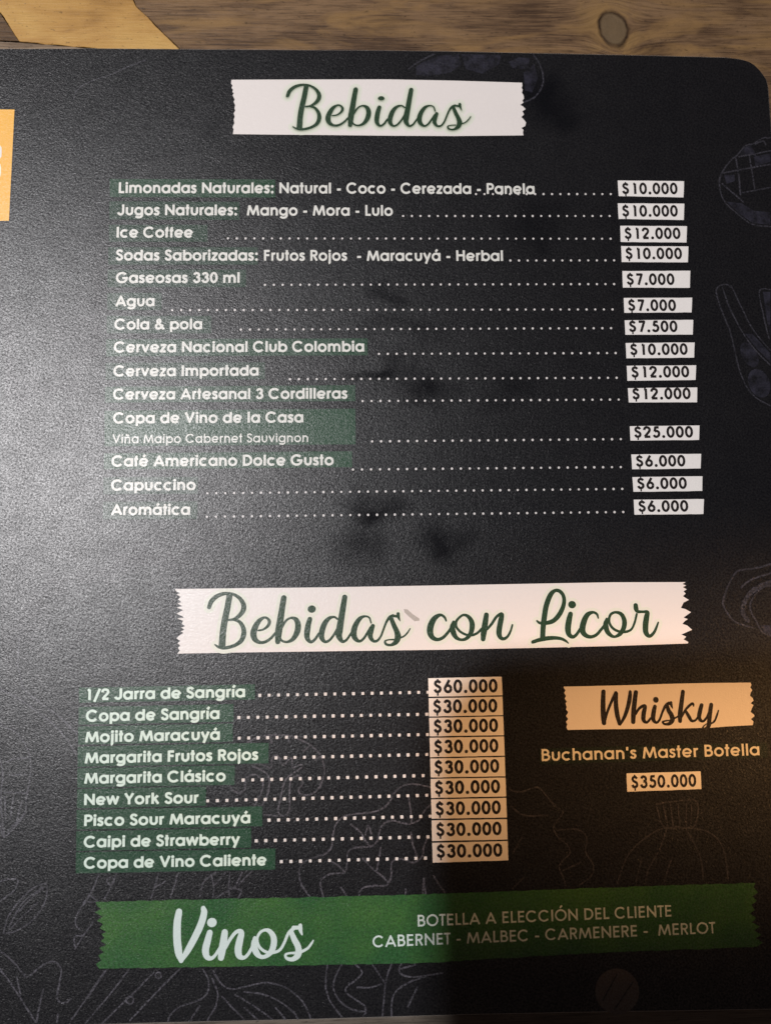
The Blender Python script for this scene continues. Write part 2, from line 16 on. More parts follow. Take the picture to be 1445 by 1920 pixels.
SCRIPT = {"header": {"strokes": [[[-22.62, 131.73, 1.489], [-23.23, 128.33, 1.534], [-24.02, 124.7, 1.624], [-24.47, 121.81, 1.624], [-24.74, 118.09, 1.704]], [[-28.35, 128.4, 1.038], [-27.74, 129.98, 1.166], [-26.28, 131.33, 1.083], [-24.47, 132.0, 0.902], [-22.89, 132.09, 0.767], [-21.31, 131.74, 0.767], [-19.73, 130.66, 0.948], [-18.79, 129.1, 1.218], [-18.84, 127.65, 1.263], [-19.74, 126.31, 1.083], [-21.32, 125.21, 0.767], [-23.01, 124.95, 0.538]], [[-21.55, 125.08, 0.632], [-19.97, 124.5, 0.857], [-18.9, 122.94, 1.083], [-18.72, 121.14, 1.256], [-19.42, 119.45, 1.128], [-20.89, 118.36, 0.902], [-22.68, 117.74, 0.852], [-24.48, 117.54, 0.847], [-25.82, 117.84, 0.628], [-26.72, 118.43, 0.314]], [[-14.69, 122.08, 0.448], [-13.22, 122.38, 0.541], [-11.98, 123.36, 0.744], [-11.59, 124.45, 0.812], [-12.19, 125.34, 0.632], [-13.21, 125.47, 0.677], [-14.57, 124.54, 1.173], [-15.59, 122.85, 1.489], [-16.05, 121.16, 1.579], [-15.6, 119.72, 1.3], [-14.37, 118.91, 0.852], [-12.79, 119.02, 0.767], [-11.21, 120.0, 0.677], [-9.96, 121.33, 0.632]], [[-7.52, 130.78, 1.407], [-7.99, 128.23, 1.498], [-8.59, 124.6, 1.669], [-9.06, 121.7, 1.76], [-9.3, 119.05, 1.309]], [[-8.26, 122.67, 0.632], [-7.0, 124.61, 0.587], [-5.53, 125.4, 0.587], [-4.18, 124.88, 1.173], [-3.62, 123.43, 1.444], [-3.94, 121.5, 1.444], [-5.13, 119.68, 1.038], [-6.71, 118.95, 0.632], [-8.06, 119.25, 0.587], [-8.73, 120.02, 0.632]], [[-0.32, 124.98, 1.218], [-0.79, 123.46, 1.399], [-1.15, 121.28, 1.453], [-1.05, 119.84, 1.218], [-0.16, 118.88, 0.767], [0.98, 119.49, 0.677], [2.13, 121.07, 0.632]], [[7.39, 124.98, 0.545], [6.49, 125.53, 0.545], [5.12, 125.2, 0.902], [3.86, 123.86, 1.317], [3.04, 121.8, 1.453], [2.9, 120.11, 1.309], [3.79, 118.91, 0.767], [5.04, 119.28, 0.636], [6.42, 120.86, 0.636], [7.58, 122.8, 0.636]], [[9.53, 130.82, 1.325], [9.03, 128.14, 1.453], [8.41, 124.74, 1.589], [7.91, 122.08, 1.725], [7.77, 120.39, 1.534], [8.66, 118.95, 0.857], [9.79, 119.32, 0.632], [10.84, 120.66, 0.587], [11.53, 121.63, 0.59]], [[16.8, 123.85, 0.411], [16.26, 125.3, 0.457], [14.9, 125.6, 0.59], [13.52, 124.86, 1.09], [12.35, 123.08, 1.362], [11.86, 121.15, 1.489], [12.29, 119.7, 1.226], [13.41, 118.94, 0.726], [14.56, 119.6, 0.636], [15.72, 121.18, 0.636], [16.66, 122.64, 0.636]], [[17.23, 123.01, 1.096], [16.75, 121.67, 1.271], [16.5, 120.22, 1.226], [17.27, 119.02, 0.817], [18.4, 119.03, 0.636], [19.45, 120.24, 0.545], [20.29, 122.18, 0.545], [21.01, 123.88, 0.594], [21.95, 125.23, 0.776], [22.98, 125.72, 0.822]], [[22.4, 125.11, 1.044], [23.15, 123.18, 1.188], [23.91, 121.49, 1.317], [24.22, 120.04, 1.589], [23.62, 118.64, 1.271], [22.24, 117.85, 0.681], [20.88, 118.08, 0.636], [20.6, 118.88, 0.499], [21.59, 119.25, 0.363], [22.95, 119.31, 0.454]], [[24.43, 126.22, 0.863], [24.5, 125.37, 0.776], [24.93, 124.28, 0.228]], [[22.87, 125.72, 0.685], [24.34, 125.49, 0.685]], [[24.44, 119.61, 0.502], [25.93, 120.18, 0.431], [26.98, 121.15, 0.411], [27.71, 122.2, 0.274]]], "dots": [[0.28, 127.89, 1.015, 0.722]]}, "licor": {"strokes": [[[-44.46, -23.26, 1.71], [-45.04, -26.81, 1.751], [-45.79, -30.6, 1.841], [-46.22, -33.63, 1.841], [-46.45, -37.51, 1.943]], [[-50.21, -26.71, 1.184], [-49.61, -25.07, 1.339], [-48.15, -23.66, 1.236], [-46.33, -22.97, 1.03], [-44.73, -22.88, 0.875], [-43.13, -23.25, 0.875], [-41.52, -24.38, 1.081], [-40.55, -26.03, 1.39], [-40.58, -27.55, 1.442], [-41.48, -28.94, 1.236], [-43.07, -30.09, 0.875], [-44.77, -30.35, 0.618]], [[-43.29, -30.21, 0.721], [-41.69, -30.84, 0.972], [-40.59, -32.47, 1.236], [-40.39, -34.35, 1.442], [-41.08, -36.11, 1.287], [-42.55, -37.25, 1.03], [-44.36, -37.88, 0.972], [-46.17, -38.09, 0.972], [-47.53, -37.77, 0.716], [-48.45, -37.15, 0.358]], [[-36.32, -33.38, 0.515], [-34.84, -33.07, 0.618], [-33.59, -32.06, 0.85], [-33.21, -30.92, 0.927], [-33.83, -29.99, 0.721], [-34.86, -29.84, 0.772], [-36.22, -30.81, 1.339], [-37.24, -32.58, 1.699], [-37.68, -34.34, 1.802], [-37.22, -35.85, 1.493], [-35.96, -36.69, 0.978], [-34.37, -36.59, 0.875], [-32.78, -35.58, 0.772], [-31.53, -34.19, 0.721]], [[-29.16, -24.31, 1.607], [-29.61, -26.98, 1.699], [-30.17, -30.78, 1.918], [-30.62, -33.81, 2.008], [-30.84, -36.57, 1.493]], [[-29.83, -32.8, 0.726], [-28.57, -30.77, 0.674], [-27.09, -29.95, 0.674], [-25.71, -30.5, 1.348], [-25.14, -32.02, 1.648], [-25.44, -34.04, 1.648], [-26.62, -35.93, 1.192], [-28.22, -36.69, 0.721], [-29.59, -36.37, 0.669], [-30.27, -35.57, 0.721]], [[-21.81, -30.41, 1.399], [-22.27, -32.0, 1.596], [-22.62, -34.27, 1.659], [-22.5, -35.78, 1.39], [-21.59, -36.79, 0.875], [-20.45, -36.15, 0.777], [-19.3, -34.51, 0.721]], [[-14.01, -30.45, 0.622], [-14.92, -29.87, 0.622], [-16.3, -30.2, 1.037], [-17.57, -31.6, 1.503], [-18.38, -33.75, 1.648], [-18.5, -35.52, 1.493], [-17.59, -36.77, 0.875], [-16.33, -36.39, 0.721], [-14.95, -34.75, 0.721], [-13.79, -32.72, 0.726]], [[-11.9, -24.34, 1.513], [-12.38, -27.14, 1.67], [-12.98, -30.69, 1.814], [-13.45, -33.48, 1.97], [-13.58, -35.24, 1.762], [-12.67, -36.75, 0.978], [-11.52, -36.37, 0.726], [-10.48, -34.98, 0.674], [-9.78, -33.97, 0.674]], [[-4.48, -31.67, 0.466], [-5.04, -30.15, 0.518], [-6.41, -29.82, 0.674], [-7.8, -30.59, 1.244], [-8.97, -32.45, 1.555], [-9.44, -34.47, 1.71], [-9.0, -35.98, 1.399], [-7.86, -36.78, 0.829], [-6.7, -36.1, 0.726], [-5.54, -34.45, 0.726], [-4.6, -32.93, 0.726]], [[-4.02, -32.55, 1.244], [-4.5, -33.94, 1.461], [-4.74, -35.46, 1.399], [-3.95, -36.72, 0.933], [-2.81, -36.71, 0.726], [-1.76, -35.45, 0.622], [-0.93, -33.42, 0.622], [-0.21, -31.64, 0.674], [0.73, -30.25, 0.887], [1.77, -29.73, 0.939]], [[1.19, -30.37, 1.2], [1.97, -32.39, 1.348], [2.75, -34.16, 1.513], [3.07, -35.68, 1.814], [2.48, -37.14, 1.451], [1.09, -37.96, 0.777], [-0.29, -37.71, 0.73], [-0.58, -36.88, 0.57], [0.42, -36.5, 0.415], [1.8, -36.44, 0.518]], [[3.23, -29.22, 0.991], [3.31, -30.11, 0.887], [3.76, -31.25, 0.261]], [[1.66, -29.73, 0.783], [3.15, -29.98, 0.783]], [[3.3, -36.13, 0.57], [4.8, -35.54, 0.496], [5.85, -34.53, 0.466], [6.59, -33.44, 0.313]], [[16.88, -31.36, 0.505], [16.48, -30.41, 0.72], [15.54, -29.73, 0.799], [14.48, -29.97, 1.178], [13.3, -31.0, 1.599], [12.42, -32.86, 1.851], [12.28, -34.73, 1.767], [12.99, -36.08, 1.346], [14.35, -36.62, 1.01], [15.83, -36.12, 0.926], [17.12, -34.9, 0.842], [18.1, -33.66, 0.805]], [[18.98, -31.7, 0.842], [18.63, -33.15, 1.525], [18.91, -34.82, 1.557], [19.73, -36.18, 1.144], [21.08, -36.78, 0.799], [22.56, -36.43, 1.016], [23.76, -35.09, 1.304], [24.29, -33.23, 1.515], [24.12, -31.56, 1.389], [23.14, -30.19, 1.016], [21.88, -29.8, 0.72], [20.7, -30.47, 0.715], [19.72, -31.71, 0.799], [19.79, -33.17, 0.762], [20.92, -34.53, 0.715], [22.59, -35.39, 0.715], [24.27, -35.51, 0.762], [25.77, -34.91, 0.715], [26.96, -33.78, 0.715]], [[28.44, -29.84, 1.398], [28.06, -32.03, 1.652], [27.57, -34.73, 1.725], [27.31, -36.7, 1.313]], [[28.54, -33.91, 0.72], [29.85, -32.47, 0.805], [31.17, -30.61, 0.805], [32.26, -29.78, 0.889], [32.89, -29.79, 1.186], [32.65, -31.04, 1.525], [32.16, -33.13, 1.567], [31.9, -35.0, 1.567], [32.28, -36.25, 1.228], [33.22, -36.68, 0.932], [34.3, -36.07, 0.762], [35.19, -34.63, 0.635], [35.82, -32.8, 0.551]], [[42.9, -31.74, 0.537], [43.77, -32.34, 0.83], [45.71, -32.36, 1.134], [47.82, -31.66, 1.313], [49.68, -29.63, 1.373], [50.83, -27.0, 1.194], [50.82, -24.79, 1.081], [49.77, -23.38, 1.074], [48.43, -23.19, 1.015], [47.04, -24.44, 1.432], [45.73, -27.52, 1.552], [45.01, -31.04, 1.552], [44.62, -33.66, 1.492], [44.37, -36.58, 1.482]], [[41.51, -37.7, 1.008], [43.16, -37.2, 1.127], [45.55, -36.74, 1.253], [47.93, -36.63, 1.067], [49.71, -36.89, 0.889], [51.02, -37.55, 0.716], [51.74, -38.2, 0.298]], [[52.66, -29.9, 1.373], [52.14, -31.72, 1.671], [51.75, -34.05, 1.731], [51.99, -35.67, 1.432], [53.0, -36.41, 1.074], [54.07, -35.84, 0.889], [55.26, -34.25, 0.835]], [[60.62, -31.18, 0.477], [60.28, -30.06, 0.716], [59.11, -29.52, 0.841], [57.58, -30.17, 1.373], [56.46, -32.07, 1.671], [55.91, -34.4, 1.731], [56.6, -35.88, 1.373], [58.21, -36.48, 1.015], [59.88, -35.92, 0.895], [61.29, -34.48, 0.841], [62.23, -33.46, 0.835]], [[63.07, -31.42, 0.721], [62.69, -33.03, 1.502], [63.06, -34.94, 1.432], [64.05, -36.13, 1.074], [65.23, -36.52, 0.776], [66.76, -35.72, 1.194], [67.89, -33.98, 1.373], [68.14, -31.93, 1.382], [67.32, -30.15, 1.134], [65.69, -29.6, 0.781], [64.32, -30.17, 0.776], [63.72, -31.58, 0.781], [63.95, -33.05, 0.776], [65.03, -34.38, 0.776], [66.79, -35.14, 0.776], [68.58, -35.16, 0.776], [70.11, -34.45, 0.661], [71.11, -32.56, 0.661], [71.82, -30.21, 0.656]], [[71.64, -27.7, 1.321], [71.74, -28.74, 1.382], [72.22, -29.48, 0.991], [73.66, -29.56, 0.781], [74.94, -29.72, 1.149], [74.63, -31.13, 1.562], [74.21, -33.48, 1.671], [74.26, -35.53, 1.502], [75.26, -36.52, 1.021], [76.51, -35.57, 0.841], [77.33, -34.11, 0.691], [77.95, -32.65, 0.481]]], "dots": [[-21.27, -27.57, 1.173, 1.058], [53.21, -27.26, 1.134, 1.074]]}, "whisky": {"strokes": [[[61.24, -51.91, 1.211], [60.98, -55.24, 1.34], [60.91, -58.16, 1.404], [61.02, -60.6, 1.258]], [[61.23, -60.02, 0.771], [62.17, -57.38, 0.743], [63.54, -54.48, 0.743], [64.74, -52.23, 0.881]], [[64.9, -52.5, 0.991], [64.66, -55.3, 1.231], [64.88, -58.23, 1.285], [65.44, -60.89, 1.046]], [[65.57, -61.1, 0.656], [66.9, -59.06, 0.93], [67.99, -56.42, 1.094], [68.69, -53.76, 1.156], [68.89, -52.03, 0.826]], [[70.53, -52.24, 1.211], [69.98, -55.12, 1.321], [69.56, -58.04, 1.34], [69.36, -60.48, 1.176]], [[70.1, -58.32, 0.661], [71.28, -56.74, 0.743], [72.55, -56.04, 0.908], [72.95, -56.37, 1.046], [72.5, -58.09, 1.239], [72.35, -59.95, 1.129], [73.28, -60.63, 0.716], [74.44, -59.51, 0.602]], [[75.79, -56.28, 1.046], [75.35, -57.87, 1.266], [75.12, -59.73, 1.184], [75.89, -60.75, 0.743], [76.89, -60.03, 0.629], [77.98, -57.65, 0.633], [78.89, -56.07, 0.776], [79.81, -55.42, 0.887]], [[79.31, -55.94, 0.887], [79.65, -57.41, 1.184], [80.4, -58.76, 1.321], [80.6, -60.09, 1.321], [79.72, -61.09, 0.991], [78.34, -61.19, 0.661], [77.82, -60.58, 0.551], [78.94, -60.28, 0.44], [80.05, -60.22, 0.44]], [[80.45, -55.24, 0.771], [80.54, -56.1, 0.716], [80.83, -56.9, 0.22]], [[79.69, -55.49, 0.716], [80.56, -55.78, 0.716]], [[80.75, -59.88, 0.496], [82.17, -59.19, 0.471], [82.74, -58.8, 0.468]], [[84.07, -52.28, 1.081], [83.49, -55.34, 1.219], [82.9, -58.53, 1.294], [82.79, -60.48, 1.046]], [[83.27, -59.34, 0.551], [84.63, -57.23, 0.661], [86.37, -55.71, 0.72], [86.86, -55.88, 0.61], [86.89, -56.36, 0.358]], [[84.6, -57.76, 0.771], [85.35, -59.11, 0.997], [86.1, -60.4, 0.826], [87.21, -60.29, 0.578], [88.05, -59.29, 0.523]], [[89.25, -56.11, 1.074], [88.68, -57.83, 1.191], [88.35, -59.69, 1.129], [89.26, -60.64, 0.716], [90.42, -59.73, 0.633], [91.35, -58.15, 0.72]], [[92.03, -56.02, 1.081], [91.64, -57.88, 1.191], [91.22, -60.28, 1.191], [90.93, -61.87, 1.156], [90.12, -62.6, 0.771], [89.16, -62.42, 0.388], [90.33, -61.38, 0.33], [91.57, -61.29, 0.496], [92.72, -60.57, 0.523], [93.51, -58.98, 0.499], [94.01, -57.66, 0.332]]], "dots": [[76.16, -54.42, 0.776, 0.831]]}, "vinos": {"strokes": [[[-57.25, -108.49, 1.722], [-57.66, -111.24, 1.98], [-57.65, -115.35, 2.066], [-57.16, -118.92, 1.951], [-56.46, -121.06, 1.197]], [[-56.27, -120.85, 0.976], [-54.73, -118.43, 1.664], [-52.78, -114.93, 1.837], [-51.25, -111.67, 1.865], [-50.51, -108.93, 1.722], [-50.75, -107.77, 1.329]], [[-48.91, -114.07, 1.55], [-49.46, -116.11, 1.808], [-50.0, -118.56, 1.865], [-49.55, -120.21, 1.55], [-48.4, -120.64, 0.976], [-47.27, -119.72, 0.832], [-46.0, -117.84, 0.832]], [[-44.89, -114.08, 1.676], [-45.15, -116.22, 1.923], [-45.56, -118.67, 1.98], [-45.82, -120.52, 1.664]], [[-44.7, -118.15, 0.804], [-43.29, -115.72, 0.896], [-41.72, -114.03, 0.983], [-40.42, -114.2, 1.435], [-40.84, -116.33, 1.849], [-41.25, -118.51, 1.907], [-40.95, -120.16, 1.647], [-39.8, -120.73, 0.976], [-38.65, -119.94, 0.861], [-37.37, -117.93, 0.861]], [[-36.81, -115.75, 0.983], [-37.0, -117.52, 1.618], [-36.36, -119.46, 1.664], [-35.2, -120.58, 1.098], [-33.76, -120.48, 1.04], [-32.33, -119.29, 1.521], [-31.67, -117.39, 1.676], [-31.82, -115.46, 1.532], [-32.92, -114.06, 1.156], [-34.23, -113.78, 0.746], [-35.52, -114.54, 0.751], [-36.17, -116.17, 0.746], [-35.5, -118.11, 0.751], [-33.77, -119.39, 0.746], [-31.75, -119.58, 0.751], [-30.02, -118.94, 0.751], [-28.87, -117.18, 0.751], [-27.72, -114.74, 0.809], [-26.13, -113.4, 1.04]], [[-27.0, -114.48, 1.272], [-26.13, -116.43, 1.532], [-25.12, -118.38, 1.676], [-25.12, -120.3, 1.722], [-26.56, -121.44, 1.156], [-28.14, -121.18, 0.809], [-28.52, -120.26, 0.665], [-27.42, -119.88, 0.574], [-25.69, -119.87, 0.694]], [[-24.54, -112.83, 1.048], [-24.48, -113.99, 1.04], [-24.07, -115.16, 0.466]], [[-26.42, -113.34, 0.983], [-24.59, -113.38, 0.989]], [[-24.11, -119.56, 0.746], [-22.52, -118.72, 0.694], [-21.5, -117.51, 0.607], [-21.04, -116.78, 0.376]]], "dots": [[-48.37, -111.47, 1.3, 1.185]]}}
